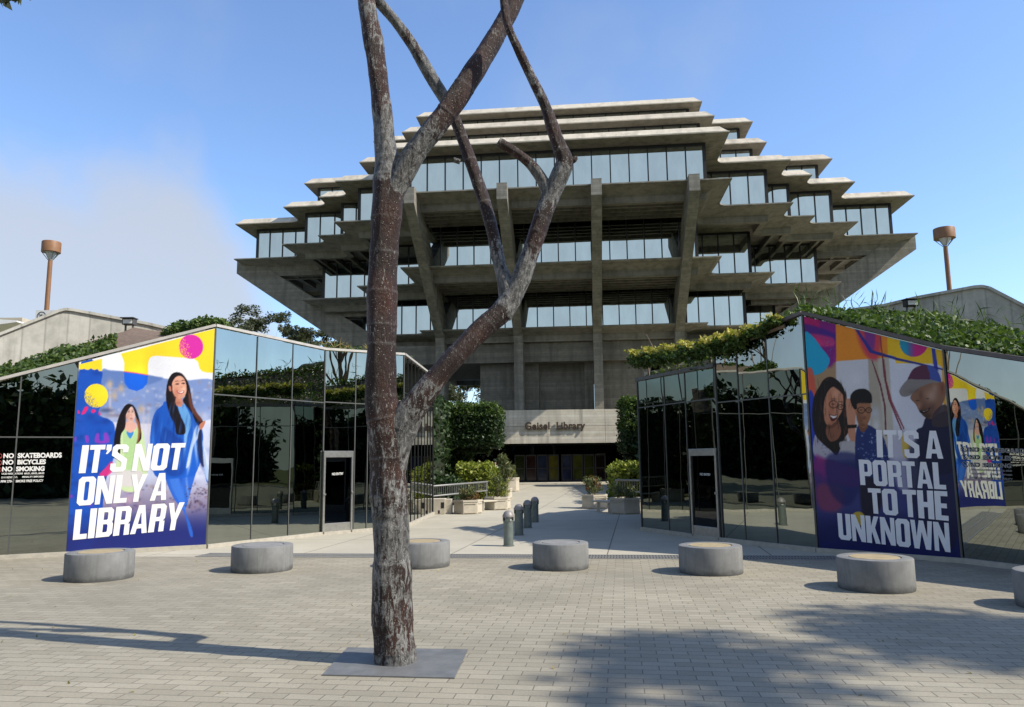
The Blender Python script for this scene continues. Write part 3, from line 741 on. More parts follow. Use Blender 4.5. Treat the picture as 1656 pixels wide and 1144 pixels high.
# blue field at the left with hot accents
PR.poly(Z6a([(160, 440), (365, 460), (365, 575), (430, 690), (400, 760), (345, 810), (350, 870), (440, 910), (485, 960), (492, 1100), (470, 1300), (400, 1500), (330, 2000), (60, 2100)]), blue, .4)
clb = PR.mask(Z6a([(160, 440), (365, 460), (365, 575), (430, 690), (345, 810), (440, 910), (485, 960), (492, 1100), (400, 1500), (330, 2000), (60, 2100)]), .4)
PR.speck(108, 600, 190, 890, 90, (3, 9), [(20, 66, 165), (38, 102, 214), (24, 60, 150), (52, 88, 200)], .55, clb)
for p in ([(180, 860), (215, 790), (245, 800), (215, 850)], [(270, 830), (290, 812), (315, 830), (290, 850)], [(145, 850), (150, 820), (168, 850)], [(345, 870), (340, 830), (360, 860)]): PR.poly(Z6a(p), (225, 48, 130), .35)
for p in ([(215, 1060), (245, 1060), (250, 1120), (225, 1120)], [(320, 1040), (345, 1040), (350, 1100), (385, 1100), (390, 1035), (420, 1035), (435, 1120), (310, 1120)], [(120, 1070), (135, 1070), (130, 1110), (118, 1110)]): PR.poly(Z6a(p), (150, 60, 190), .7, .85)
PR.poly(Z8a([(655, 360), (700, 310), (740, 270), (745, 330), (700, 370)]), (230, 50, 130), .8, .9)
PR.blob(114, 803, 4, 3, (170, 50, 190), .8); PR.blob(146, 817, 5, 3, (120, 60, 200), .7); PR.blob(170, 855, 14, 16, (40, 60, 160), .5)
# yellow sky shapes
PR.poly(Z6a([(150, 400), (372, 345), (372, 458), (345, 460), (330, 440), (300, 450), (270, 435), (240, 450), (210, 440), (165, 446)]), yel, .3, smooth=False)
PR.poly(Z6a([(545, 300), (1440, 60), (1440, 478), (1340, 474), (1295, 462), (1272, 435), (1258, 375), (1225, 347), (1160, 340), (870, 318), (830, 326), (806, 350), (798, 400), (797, 500), (690, 480), (576, 464), (578, 385), (560, 335)]), yel, .3, smooth=False)
PR.poly(Z6a([(574, 464), (690, 478), (797, 497), (790, 570), (748, 622), (690, 645), (620, 625), (580, 570)]), (24, 98, 222), .35, smooth=False)
PR.poly(Z6a([(574, 460), (690, 474), (797, 493), (797, 500), (690, 482), (574, 468)]), (225, 80, 90), .3, smooth=False)
def disc(P, x, y, r, col, sx, n=160, fade=None):
    P.poly([(x+r*math.cos(a), y+r*math.sin(a)) for a in np.linspace(0, 6.283, 26)[:-1]], col, .3)
    for _ in range(n*3):
        a = P.g.uniform(0, 6.283); q = r*math.sqrt(P.g.random())*1.05
        k_ = q/r*math.cos(a-sx)                       # how far towards the dissolving side
        if P.g.random() < (max(0, k_-.05))**1.3: P.blob(x+q*math.cos(a), y+q*math.sin(a), .55, .55, fade, .9)
disc(PR, 155.6, 640.3, 19.2, yel, 2.5, 240, (26, 80, 190))
disc(PR, 309, 561, 19.6, mag, 2.8, 320, (255, 215, 60))
PR.grad(828, 872, (34, 44, 120), .92)
# girl behind
PR.poly(Z6a([(600, 960), (690, 975), (745, 1010), (770, 1143), (790, 1400), (700, 1560), (560, 1560), (500, 1400), (540, 1040)]), (206, 228, 178), .5)
PR.poly(Z6a([(560, 1000), (590, 985), (640, 1085), (690, 985), (720, 1000), (700, 1300), (600, 1400)]), (176, 214, 150), .6, .8)
PR.poly(Z6a([(598, 1020), (665, 1020), (632, 1085)]), (60, 140, 215), .35)
PR.poly(Z6a([(590, 930), (668, 930), (690, 985), (635, 1030), (580, 990)]), (226, 176, 162), .5)
PR.poly(Z6a([(625, 762), (590, 775), (560, 815), (525, 890), (500, 985), (485, 1090), (482, 1150), (475, 1260), (535, 1240), (545, 1060), (585, 980), (600, 850), (650, 790), (680, 870), (705, 960), (708, 1070), (690, 1130), (735, 1080), (725, 950), (700, 850), (668, 785)]), (24, 18, 24), .4)
PR.poly(Z6a([(680, 900), (715, 930), (730, 1010), (715, 1100), (695, 1130), (706, 1010)]), (160, 96, 60), .7, .85)
PR.poly(Z6a([(600, 850), (640, 790), (668, 830), (676, 880), (662, 925), (640, 938), (612, 915), (592, 880)]), (228, 186, 172), .35)
PR.blob(208, 671, 3, 5, (185, 130, 120), .45); PR.blob(208.5, 666.2, 1.2, .5, (50, 30, 35), .8); PR.blob(214.2, 666.2, 1.1, .5, (50, 30, 35), .8); PR.blob(212, 676.5, 1.5, .6, (180, 80, 85), .9); PR.blob(212.3, 671, .6, 1.5, (200, 140, 130), .6)
PR.poly(Z8a([(745, 330), (800, 330), (900, 330), (945, 350), (935, 420), (850, 440), (760, 420)]), (222, 212, 226), 1.5, .8)
# woman in the blue jacket
PR.poly(Z8a([(1100, 280), (1180, 300), (1290, 250), (1300, 320), (1270, 430), (1235, 560), (1225, 600), (1262, 700), (1275, 760), (1255, 760), (1215, 610), (1150, 520), (1100, 410), (1085, 340)]), (44, 100, 206), .5)
PR.poly(Z8a([(1120, 320), (1180, 330), (1215, 480), (1225, 590), (1180, 530), (1130, 430)]), (70, 128, 226), 1.5, .7)
PR.blob(291, 765, 2.5, 18, (26, 62, 160), .8, None, -.12); PR.blob(303, 790, 2, 22, (150, 180, 235), .5, None, -.1)
PR.poly(Z6a([(955, 740), (930, 775), (870, 830), (840, 900), (822, 1000), (815, 1143), (830, 1330), (900, 1450), (1180, 1440), (1240, 1400), (1290, 1280), (1320, 1200), (1335, 1290), (1370, 1450), (1350, 1500), (1320, 1400), (1310, 1150), (1290, 980), (1180, 800), (1060, 760)]), (28, 92, 200), .4)
PR.poly(Z6a([(1075, 790), (1125, 760), (1190, 880), (1195, 960), (1160, 1060), (1150, 1130), (1130, 1100), (1130, 960)]), (108, 172, 236), .4)
PR.poly(Z6a([(940, 980), (990, 1000), (1060, 1060), (1120, 1120), (1130, 1400), (960, 1400), (930, 1100)]), (22, 66, 158), 2.0, .85)
PR.poly(Z6a([(1230, 1000), (1260, 960), (1275, 1050), (1220, 1150), (1180, 1320), (1150, 1350), (1190, 1150)]), (205, 222, 250), .8, .9)
PR.poly(Z6a([(1262, 1040), (1290, 1000), (1298, 1160), (1330, 1330), (1290, 1330), (1255, 1200)]), (30, 36, 70), .6, .95)
PR.poly(Z6a([(1300, 1100), (1325, 1180), (1375, 1400), (1360, 1480), (1320, 1400)]), (210, 225, 250), .8, .8)
PR.poly(Z6a([(1045, 680), (1100, 700), (1118, 755), (1105, 790), (1065, 780), (1040, 740)]), (205, 140, 118), .4)
PR.poly(Z6a([(1055, 470), (1015, 490), (985, 540), (968, 610), (962, 700), (975, 790), (1005, 880), (1045, 960), (1058, 1035), (1090, 1050), (1140, 1035), (1138, 960), (1100, 880), (1075, 810), (1050, 730), (1100, 600), (1150, 620), (1140, 690), (1120, 740), (1180, 820), (1220, 890), (1250, 950), (1285, 970), (1315, 950), (1290, 900), (1250, 850), (1210, 770), (1195, 680), (1180, 600), (1150, 530), (1105, 480)]), (22, 16, 22), .4)
hm = PR.mask(Z6a([(1055, 470), (985, 540), (962, 700), (975, 790), (1045, 960), (1090, 1050), (1140, 1035), (1100, 880), (1050, 730), (1100, 600), (1150, 620), (1140, 690), (1180, 820), (1250, 950), (1315, 950), (1250, 850), (1195, 680), (1150, 530)]), .4)
PR.strands(hm, 160, 266, 332, 604, 702, [(56, 38, 44), (84, 52, 48), (10, 8, 12), (40, 28, 34)], -.25)
jm = PR.mask(Z6a([(955, 740), (870, 830), (822, 1000), (815, 1143), (900, 1450), (1180, 1440), (1290, 1280), (1310, 1150), (1290, 980), (1180, 800)]), .5)
PR.strands(jm, 70, 242, 335, 655, 765, [(18, 58, 150), (54, 122, 226), (22, 74, 176), (70, 140, 235)], .15, (4, 14), 1.3, .4)
PR.poly(Z6a([(1170, 640), (1195, 700), (1215, 780), (1255, 850), (1300, 910), (1280, 930), (1220, 860), (1180, 770)]), (120, 66, 52), .8, .8)
PR.poly(Z6a([(1022, 610), (1020, 570), (1045, 525), (1075, 505), (1110, 512), (1138, 545), (1152, 600), (1152, 650), (1135, 690), (1105, 712), (1075, 712), (1045, 690), (1025, 650)]), (224, 164, 140), .35)
PR.blob(284.5, 633, 4.2, 7, (205, 128, 105), .55); PR.blob(296, 629, 3.6, 4, (244, 196, 172), .6); PR.blob(291, 612, 5, 3, (238, 190, 168), .5)
PR.poly(Z6a([(988, 600), (1010, 605), (1012, 645), (995, 640)]), (190, 120, 100), .4)
for x, y in ((1066, 578), (1122, 572)):
    PR.poly(Z6a([(x-20, y+3), (x, y-6), (x+18, y+2), (x, y+7)]), (36, 20, 24), .25); PR.poly(Z6a([(x-24, y-20), (x, y-30), (x+20, y-22), (x, y-24)]), (58, 32, 30), .3)
PR.poly(Z6a([(1062, 640), (1095, 650), (1132, 638), (1122, 662), (1095, 672), (1072, 660)]), (176, 60, 66), .3); PR.poly(Z6a([(1070, 645), (1096, 654), (1126, 643), (1116, 658), (1096, 664)]), (250, 244, 240), .25)
PR.blob(293.5, 626.5, 1.5, .8, (170, 95, 80), .7); PR.blob(292.5, 620, .7, 4, (240, 190, 165), .6)
PR.poly(Z6a([(1270, 960), (1300, 930), (1325, 920), (1322, 950), (1300, 990), (1275, 1000)]), (196, 124, 100), .4)
for x_, y_, rx, ry, col, al, ro in ((252, 690, 4, 26, (20, 64, 160), .7, .1), (262, 720, 3, 22, (16, 54, 140), .7, -.2), (270, 735, 3, 20, (60, 130, 230), .5, .2), (300, 715, 2.5, 22, (150, 190, 245), .6, .12), (316, 720, 2, 26, (205, 220, 250), .7, -.1),
                               (247, 720, 2.2, 30, (84, 150, 238), .5, .05), (325, 745, 2.5, 16, (20, 40, 110), .7, -.25), (281, 690, 1.2, 18, (14, 44, 120), .7, 0), (290, 735, 6, 10, (36, 100, 210), .5, 0), (306, 752, 2, 14, (230, 238, 252), .6, .2)):
    PR.blob(x_, y_, rx, ry, col, al, None, ro)
for x_, y_, rx, ry, col, al in ((285, 640, 4, 8, (176, 104, 86), .45), (293, 642, 5, 3, (205, 134, 112), .4), (288, 617, 5, 2.2, (200, 138, 116), .35), (297.5, 630, 2.5, 3, (250, 206, 184), .6), (288, 652, 6, 3, (160, 96, 80), .6), (205, 676, 3, 4, (170, 120, 112), .5), (213, 679, 4, 2, (186, 136, 128), .5)):
    PR.blob(x_, y_, rx, ry, col, al)
for x_ in (208.3, 214.3):
    PR.blob(x_, 666.4, 1.5, .75, (46, 26, 30), .95); PR.blob(x_, 663.6, 1.9, .6, (90, 58, 54), .8)
PR.blob(212.2, 677, 1.9, .8, (176, 74, 80), .95); PR.blob(212.6, 671.8, .8, 1.8, (198, 136, 124), .7)
PR.speck(300, 785, 336, 822, 60, (.6, 2.2), [(70, 52, 70), (110, 80, 84), (50, 40, 70)], .7)
PR.build(pA, 'print', M['print'])
for txt, q in (("IT'S NOT", ((133.4, 720.4), (300.4, 716.7), (127.3, 765.7), (293.3, 759.6))),
               ("ONLY A", ((128.5, 771.8), (276, 764.6), (123.6, 818.3), (268.5, 808.5))),
               ("LIBRARY", ((122.4, 824.4), (298.7, 812.2), (117.8, 873.4), (291, 856.3)))):
    quad_text(row_mesh(txt), AL, A1, *q, .028, M['white'], pA)
# --- right poster: three people looking down
def Z5a(pts, ox=1256, oy=560, k=5.52): return [(ox+x/k, oy+y/k) for x, y in pts]
def Z4a(pts): return Z5a(pts, 1290, 480, 2.487)
pB = thing('poster', 'tall shaded poster of three people reading IT\'S A PORTAL TO THE UNKNOWN', 'poster', (6.57, 14.05, 0))
tr1 = tof(B2, BR_, 1556, 905)
PB = Print(B2, BR_, 0.004, tr1, .05, lambda u: 4.55+(zBR-4.55)*u-.015, 200, 300, .022)
Pp = PB
Pp.c[:] = np.array((216, 214, 222))/255
Pp.poly(Z5a([(240, 240), (530, 120), (530, 1000), (300, 1000)]), (176, 142, 108), 1.0)
Pp.poly(Z5a([(530, 120), (820, 95), (840, 1100), (530, 1100)]), (214, 212, 218), .8, smooth=False)
Pp.poly(Z5a([(815, 95), (1000, 95), (1040, 800), (1000, 1100), (850, 1100)]), (182, 170, 152), .8, smooth=False)
Pp.poly(Z5a([(900, 95), (1000, 95), (1050, 900), (960, 900)]), (205, 196, 182), 1.5, .8, smooth=False)
Pp.poly(Z5a([(1000, 90), (1500, 130), (1560, 760), (1250, 800), (1050, 700)]), (222, 222, 232), .8, smooth=False)
Pp.blob(1415, 668, 9, 10, (200, 200, 206), .9); Pp.blob(1417, 688, 8, 12, (226, 226, 230), .8)
# colour shapes along the top
Pp.poly(Z4a([(20, 60), (160, 90), (155, 262), (30, 300)]), (190, 30, 110), .6, smooth=False)
Pp.poly(Z4a([(90, 90), (155, 105), (150, 258), (110, 270)]), (130, 30, 130), 2.5, .9)
Pp.poly(Z4a([(30, 110), (150, 150), (150, 185), (30, 150)]), (60, 40, 140), 1.6, .75); Pp.poly(Z4a([(40, 150), (140, 165), (140, 200), (50, 190)]), (230, 60, 120), 1.6, .7)
Pp.poly(Z4a([(153, 100), (365, 155), (362, 245), (155, 260)]), (242, 146, 44), .5, smooth=False)
Pp.poly(Z4a([(240, 120), (330, 145), (325, 245), (290, 250), (255, 200)]), (206, 60, 90), 3, .9)
Pp.poly(Z4a([(270, 135), (310, 145), (305, 215), (280, 210)]), (110, 50, 150), 1.6, .8)
Pp.poly(Z4a([(360, 150), (590, 205), (590, 290), (560, 270), (395, 268), (388, 240), (362, 232)]), (244, 196, 36), .4, smooth=False)
Pp.poly(Z4a([(27, 150), (60, 160), (95, 205), (128, 250), (118, 285), (90, 310), (50, 316), (32, 300)]), (34, 172, 214), .5)
for _ in range(260): Pp.blob(1290+Pp.g.uniform(60, 150)/2.487, 480+Pp.g.uniform(180, 262)/2.487, .5, .5, (34, 172, 214), .6*Pp.g.random())
dm = Pp.mask([(1290+(467+57*math.cos(a))/2.487, 480+(185+57*math.sin(a))/2.487) for a in np.linspace(0, 6.283, 26)[:-1]], .3)
Pp.put(dm, (206, 40, 130)); Pp.put(dm*np.clip((1477-Pp.x)/16+.25, 0, 1), (24, 160, 190), .95)
Pp.poly(Z4a([(536, 195), (552, 200), (566, 300), (548, 290)]), (60, 70, 170), .4, smooth=False)
Pp.poly(Z4a([(575, 205), (590, 205), (600, 470), (608, 640), (598, 640)]), (232, 170, 60), .5, smooth=False)
for p, q, r in (([(228, 128), (240, 128), (300, 215), (400, 245), (585, 290), (584, 296), (400, 256), (290, 226)], (44, 52, 140), .95),
                ([(296, 255), (300, 255), (335, 350), (354, 440), (358, 560), (352, 560), (347, 440), (330, 360)], (110, 40, 56), .9),
                ([(330, 160), (334, 160), (352, 320), (370, 410), (425, 545), (418, 545), (364, 412), (346, 320)], (128, 44, 60), .9),
                ([(345, 250), (348, 250), (358, 340), (380, 420), (430, 530), (426, 536), (374, 424), (352, 340)], (128, 44, 60), .8)):
    Pp.poly(Z4a(p), q, .3, r, smooth=False)
# violet, magenta and navy field at the left edge and below
Pp.poly(Z4a([(35, 300), (62, 300), (75, 430), (45, 430)]), (226, 90, 70), 1.2, .9)
Pp.poly(Z4a([(42, 420), (70, 420), (80, 640), (70, 760), (60, 900)]), (44, 66, 176), .8)
Pp.put(np.clip((Pp.y-(480+640/2.487))/14, 0, 1), (42, 50, 116), .9)
Pp.put(np.clip((Pp.y-(480+850/2.487))/30, 0, 1), (20, 30, 92), .95)
# woman at the left
hw = Z5a([(480, 275), (420, 300), (375, 370), (335, 450), (318, 560), (320, 680), (345, 790), (400, 860), (480, 930), (540, 970), (600, 830), (640, 760), (625, 620), (620, 470), (600, 380), (550, 310)])
Pp.poly(Z5a([(340, 800), (420, 780), (560, 820), (700, 870), (760, 860), (740, 960), (700, 1000), (360, 1000)]), (186, 182, 196), .5)
Pp.speck(1322, 705, 1390, 738, 40, (.8, 1.8), [(150, 70, 90), (60, 80, 150), (220, 220, 230), (120, 110, 120)], .7, Pp.mask(Z5a([(340, 800), (560, 820), (760, 860), (700, 1000), (360, 1000)]), .5))
Pp.poly(hw, (26, 18, 20), .4)
Pp.poly(Z5a([(430, 300), (480, 285), (540, 320), (580, 390), (560, 420), (500, 340)]), (70, 44, 38), 1.0, .7)
fw = Z5a([(450, 420), (490, 370), (540, 362), (580, 400), (595, 470), (590, 560), (560, 620), (520, 680), (470, 712), (440, 690), (420, 620), (425, 500)])
Pp.poly(fw, (206, 138, 106), .35)
Pp.poly(Z5a([(452, 700), (505, 700), (545, 655), (575, 760), (545, 830), (480, 850), (440, 780)]), (150, 94, 72), .6)
Pp.poly(Z5a([(445, 705), (510, 705), (550, 650), (545, 690), (500, 730), (455, 735)]), (96, 56, 44), .8, .7)
for _ in range(150):
    q_ = Pp.g.random(); yy = Pp.g.uniform(330, 860); xx = (600+25*Pp.g.random()+(-30 if yy < 420 else 0)) if q_ < .6 else 345+Pp.g.uniform(0, 85)
    Pp.blob(1256+xx/5.52, 560+yy/5.52, .45, Pp.g.uniform(3, 7), ((92, 56, 44), (64, 40, 36), (12, 8, 10), (120, 76, 58))[int(Pp.g.integers(4))], .55, None, -.08)
Pp.blob(1345, 660, 5, 14, (150, 88, 64), .5, Pp.mask(fw, .3)); Pp.blob(1353, 637, 6, 6, (232, 176, 144), .5, Pp.mask(fw, .3)); Pp.blob(1355, 663, 4, 3, (228, 160, 128), .6)
for x_, y_, rx, ry, col, al in ((1341, 640, 3, 9, (168, 104, 78), .5), (1350, 626, 7, 3, (226, 164, 132), .5), (1360, 655, 3, 7, (236, 178, 146), .55), (1347, 684, 6, 3, (150, 90, 68), .6), (1355, 652, 1.2, 5, (236, 184, 154), .6), (1343, 668, 3, 4, (188, 116, 90), .5)):
    Pp.blob(x_, y_, rx, ry, col, al, Pp.mask(fw, .3))
for x, y, r in ((507, 520, 38), (572, 545, 26)):
    for a in np.linspace(0, 6.283, 40): Pp.blob(1256+(x+r*math.cos(a))/5.52, 560+(y+r*.85*math.sin(a))/5.52, .62, .62, (28, 14, 16), .95)
    Pp.blob(1256+x/5.52, 560+(y-2)/5.52, 2.6, .8, (40, 20, 20), .85); Pp.blob(1256+x/5.52, 560+(y-48)/5.52, 4, .9, (50, 28, 26), .6)
Pp.poly(Z5a([(470, 610), (510, 618), (545, 612), (530, 655), (495, 672), (478, 650)]), (92, 26, 30), .3); Pp.poly(Z5a([(476, 617), (510, 624), (540, 618), (525, 640), (495, 640)]), (246, 238, 232), .25)
Pp.blob(1354, 660.5, 1.5, 2, (170, 100, 76), .6)
Pp.poly(Z5a([(480, 280), (540, 305), (590, 380), (600, 440), (560, 400), (500, 362), (455, 385), (430, 440), (440, 360)]), (30, 20, 22), .7, .95)
Pp.strands(Pp.mask(hw, .4), 90, 1313, 1372, 612, 730, [(70, 46, 40), (50, 34, 32), (10, 8, 10)], -.12, (3, 9), .5, .5)
Pp.poly(Z5a([(620, 480), (650, 470), (690, 500), (712, 550), (705, 620), (700, 700), (705, 780), (722, 870), (690, 880), (640, 800), (640, 720), (625, 620), (618, 540)]), (206, 142, 112), .4)
for x0, y0, x1, y1 in ((640, 500, 655, 560), (662, 510, 672, 565)):
    Pp.blob(1256+(x0+x1)/2/5.52, 560+(y0+y1)/2/5.52, .6, 5, (140, 84, 64), .7, None, .15)
Pp.poly(Z5a([(625, 705), (715, 700), (715, 730), (630, 735)]), (22, 16, 18), .3, smooth=False)
Pp.poly(Z5a([(560, 860), (680, 850), (770, 850), (740, 900), (700, 970), (600, 960)]), (190, 184, 186), .5, .9)
# man in the middle
Pp.poly(Z5a([(720, 720), (800, 700), (880, 740), (960, 830), (1000, 1000), (1000, 1150), (740, 1150), (700, 950)]), (34, 52, 112), .5)
Pp.speck(1388, 700, 1436, 760, 70, (.7, 1.5), [(190, 205, 235), (160, 180, 220)], .8, Pp.mask(Z5a([(740, 760), (860, 740), (950, 830), (990, 1000), (740, 1100)]), .4))
Pp.poly(Z5a([(730, 640), (800, 680), (815, 720), (770, 770), (735, 730)]), (128, 82, 60), .4)
fm = Z5a([(700, 480), (760, 500), (830, 500), (842, 570), (835, 640), (810, 700), (780, 730), (740, 710), (712, 640)])
Pp.poly(fm, (168, 112, 82), .35); Pp.blob(1392, 680, 4, 10, (116, 72, 52), .6, Pp.mask(fm, .3))
Pp.poly(Z5a([(760, 380), (700, 395), (660, 440), (660, 500), (690, 560), (715, 560), (720, 515), (780, 510), (835, 510), (850, 500), (848, 440), (815, 395)]), (20, 16, 20), .4)
for x_, y_, rx, ry, col, al in ((1388, 672, 2.5, 8, (112, 70, 50), .5), (1400, 664, 3, 4, (190, 132, 100), .5), (1402, 680, 3, 5, (150, 98, 70), .4), (1396, 688, 5, 2.5, (96, 60, 46), .6), (1396, 652, 6, 2, (150, 98, 70), .5)):
    Pp.blob(x_, y_, rx, ry, col, al, Pp.mask(fm, .3))
for x, r in ((755, 32), (822, 26)):
    for a in np.linspace(0, 6.283, 36): Pp.blob(1256+(x+r*math.cos(a))/5.52, 560+(572+r*.85*math.sin(a))/5.52, .62, .62, (18, 12, 14), .95)
    Pp.blob(1256+x/5.52, 560+570/5.52, 2, .7, (30, 18, 18), .8)
Pp.blob(1397.5, 677, 2.6, .9, (110, 56, 50), .9); Pp.blob(1399.5, 669.5, 1.6, 2.2, (190, 130, 96), .6); Pp.blob(1398, 674.5, 3, .7, (60, 36, 30), .5)
Pp.strands(Pp.mask(Z5a([(760, 380), (700, 395), (660, 440), (660, 500), (690, 560), (720, 515), (835, 510), (848, 440), (815, 395)]), .4), 40, 1375, 1410, 629, 655, [(52, 42, 44), (36, 28, 30)], .5, (2, 5), .45, .5)
# man in the cap
Pp.poly(Z5a([(1330, 640), (1400, 620), (1520, 580), (1600, 640), (1600, 1100), (1250, 1100), (1240, 780), (1300, 720)]), (30, 34, 66), .5)
fc = Z5a([(1195, 450), (1300, 330), (1400, 300), (1480, 330), (1510, 400), (1500, 470), (1470, 540), (1440, 600), (1380, 650), (1330, 640), (1280, 590), (1240, 520)])
Pp.poly(fc, (146, 104, 84), .4)
mc = Pp.mask(fc, .3)
Pp.blob(1494, 666, 9, 14, (92, 62, 52), .8, mc); Pp.blob(1506, 640, 8, 10, (204, 172, 152), .7, mc); Pp.blob(1500, 672, 11, 6, (60, 44, 40), .7, mc); Pp.blob(1487, 655, 4, 5, (176, 124, 100), .6, mc)
Pp.poly(Z5a([(1275, 575), (1330, 570), (1370, 545), (1360, 575), (1320, 600), (1285, 598)]), (50, 30, 30), .3); Pp.poly(Z5a([(1295, 582), (1330, 578), (1355, 562), (1345, 574), (1318, 586)]), (190, 176, 168), .3)
Pp.blob(1484, 648, 2.6, .8, (40, 26, 24), .9); Pp.blob(1500, 645, 2.4, .8, (50, 32, 28), .8)
for x_, y_, rx, ry, col, al in ((1512, 628, 5, 8, (196, 160, 140), .5), (1500, 636, 5, 5, (178, 130, 108), .5), (1489, 640, 3, 7, (96, 64, 54), .5), (1507, 660, 6, 8, (84, 60, 54), .55), (1497, 677, 8, 3, (50, 38, 36), .7), (1480, 630, 4, 4, (86, 60, 52), .5), (1486, 658, 1.6, 3, (196, 146, 122), .5)):
    Pp.blob(x_, y_, rx, ry, col, al, mc)
Pp.poly(Z5a([(1455, 330), (1490, 320), (1508, 370), (1495, 430), (1470, 440), (1455, 400)]), (150, 96, 76), .35); Pp.blob(1524, 628, 1.5, 5, (104, 62, 52), .7)
Pp.poly(Z5a([(1400, 600), (1500, 520), (1560, 600), (1560, 700), (1400, 720)]), (70, 56, 64), .8, .9)
Pp.poly(Z5a([(1172, 310), (1185, 260), (1220, 205), (1280, 175), (1345, 172), (1410, 195), (1445, 240), (1465, 320), (1380, 305), (1270, 300)]), (96, 50, 76), .35)
Pp.poly(Z5a([(1345, 172), (1410, 195), (1445, 240), (1465, 320), (1380, 305), (1365, 240)]), (70, 92, 176), .8, .95)
Pp.poly(Z5a([(1172, 300), (1270, 300), (1380, 300), (1455, 325), (1380, 330), (1320, 350), (1260, 380), (1190, 440), (1130, 452), (1098, 425), (1102, 380)]), (142, 134, 132), .35)
Pp.blob(1478, 634, 12, 5, (108, 100, 98), .5, Pp.mask(Z5a([(1172, 300), (1380, 300), (1260, 380), (1190, 440), (1130, 452), (1098, 425)]), .3))
# dark shapes behind the lettering
Pp.poly(Z4a([(70, 640), (110, 650), (250, 700), (250, 760), (180, 760), (70, 720)]), (150, 40, 130), 2.5, .8); Pp.poly(Z4a([(60, 700), (150, 760), (200, 830), (90, 860)]), (84, 46, 120), 3, .8)
Pp.poly(Z4a([(80, 760), (180, 770), (170, 860), (90, 850)]), (186, 78, 80), 3.5, .45)
Pp.poly(Z4a([(120, 640), (250, 640), (255, 760), (200, 840), (130, 780)]), (30, 36, 100), 2.5, .7)
Pp.poly(Z4a([(255, 740), (330, 745), (330, 860), (265, 880)]), (24, 22, 40), 2, .85)
Pp.poly(Z4a([(390, 560), (475, 560), (480, 760), (400, 760)]), (190, 186, 206), 2.5, .7); Pp.poly(Z4a([(420, 560), (445, 555), (450, 640), (425, 640)]), (224, 184, 60), 1.0, .85)
Pp.poly(Z4a([(450, 600), (620, 620), (640, 1000), (480, 900)]), (24, 28, 62), 3, .7)
Pp.poly([(1290+(243+28*math.cos(a))/2.487, 480+(893+28*math.sin(a))/2.487) for a in np.linspace(0, 6.283, 22)[:-1]], (226, 190, 56), .5, .9)
Pp.build(pB, 'print', M['print2'])
zz = lambda *p: tuple((1290+x/2.487, 480+y/2.487) for x, y in p)
for txt, q in (("IT'S A", zz((318, 536), (580, 540), (322, 646), (588, 652))), ("PORTAL", zz((247, 655), (592, 668), (255, 757), (600, 776))),
               ("TO THE", zz((284, 770), (603, 783), (292, 870), (610, 902))), ("UNKNOWN", zz((161, 870), (609, 910), (169, 975), (617, 1028)))):
    quad_text(row_mesh(txt), B2, BR_, *q, .028, M['letter_pale'], pB)
# --- rules lettered on the glass of both wings
def rules(a, b, rows, label, sym, mat):
    th = thing('window_lettering', label, 'lettering', tuple(onwall(a, b, *rows[0][1][0])))
    for txt, q in rows: quad_text(text_mesh(txt, 1, 0, .045 if len(txt) < 16 else .03), a, b, *q, .016, mat, th)
    n = nrm(a, b, 1)
    for (px, py, r) in sym:
        c = onwall(a, b, px, py); d = Vector((b[0]-a[0], b[1]-a[1], 0)).normalized(); mb = MB()
        N = 24; up = Vector((0, 0, 1))
        vs = [c+n*.016+(d*math.cos(k/N*6.2832)+up*math.sin(k/N*6.2832))*rr for rr in (r, r*.78) for k in range(N)]
        mb.add(vs, [(k, (k+1) % N, N+(k+1) % N, N+k) for k in range(N)])
        e = (d+up*1).normalized(); f = (d-up).normalized()
        mb.add([c+n*.018+f*r*.8*s+e*r*.11*q for s, q in ((-1, -1), (1, -1), (1, 1), (-1, 1))], [(0, 1, 2, 3)])
        mb.build('symbol', M['sign_red'] if mat is M['white_decal'] else mat, th)
M['sign_red'] = plain('red vinyl', (0.28, 0.05, 0.04), 0.6, 0, 0.1, 8)
M['grey_decal'] = plain('grey vinyl', (0.20, 0.20, 0.20), 0.6, 0, 0.05, 8)
R4_ = lambda x0, y0, x1, y1, x2, y2, x3, y3: ((x0, y0), (x1, y1), (x2, y2), (x3, y3))
rules(AL, A1, [("NO  SKATEBOARDS", R4_(6, 733.5, 100, 732, 5.5, 741.5, 100, 740.5)), ("NO  BICYCLES", R4_(5, 744, 74.5, 743, 4.5, 752, 74, 751)), ("NO  SMOKING", R4_(4, 755, 72.5, 754, 3.5, 763, 72, 762)),
      ("UCSD REGULATIONS  600.01, 600.02, 600.03", R4_(3, 765, 71.5, 764, 2.8, 768.4, 71.5, 767.4)), ("21113(F)C V.C.      PENALTY IMPOSED", R4_(2.4, 771, 71, 769.6, 2, 774.6, 71, 773)), ("PPM 270-7  SMOKE FREE POLICY", R4_(1.6, 777, 70.5, 775.4, 1.2, 781, 70, 779.4))],
      'white vinyl rules NO SKATEBOARDS, NO BICYCLES, NO SMOKING on black glass', [(-1.5, 738, .055), (-2, 749, .055), (-2.5, 760, .055)], M['white_decal'])
qz = lambda x0, y0, x1, y1, x2, y2, x3, y3: tuple((1290+x/2.487, 480+y/2.487) for x, y in ((x0, y0), (x1, y1), (x2, y2), (x3, y3)))
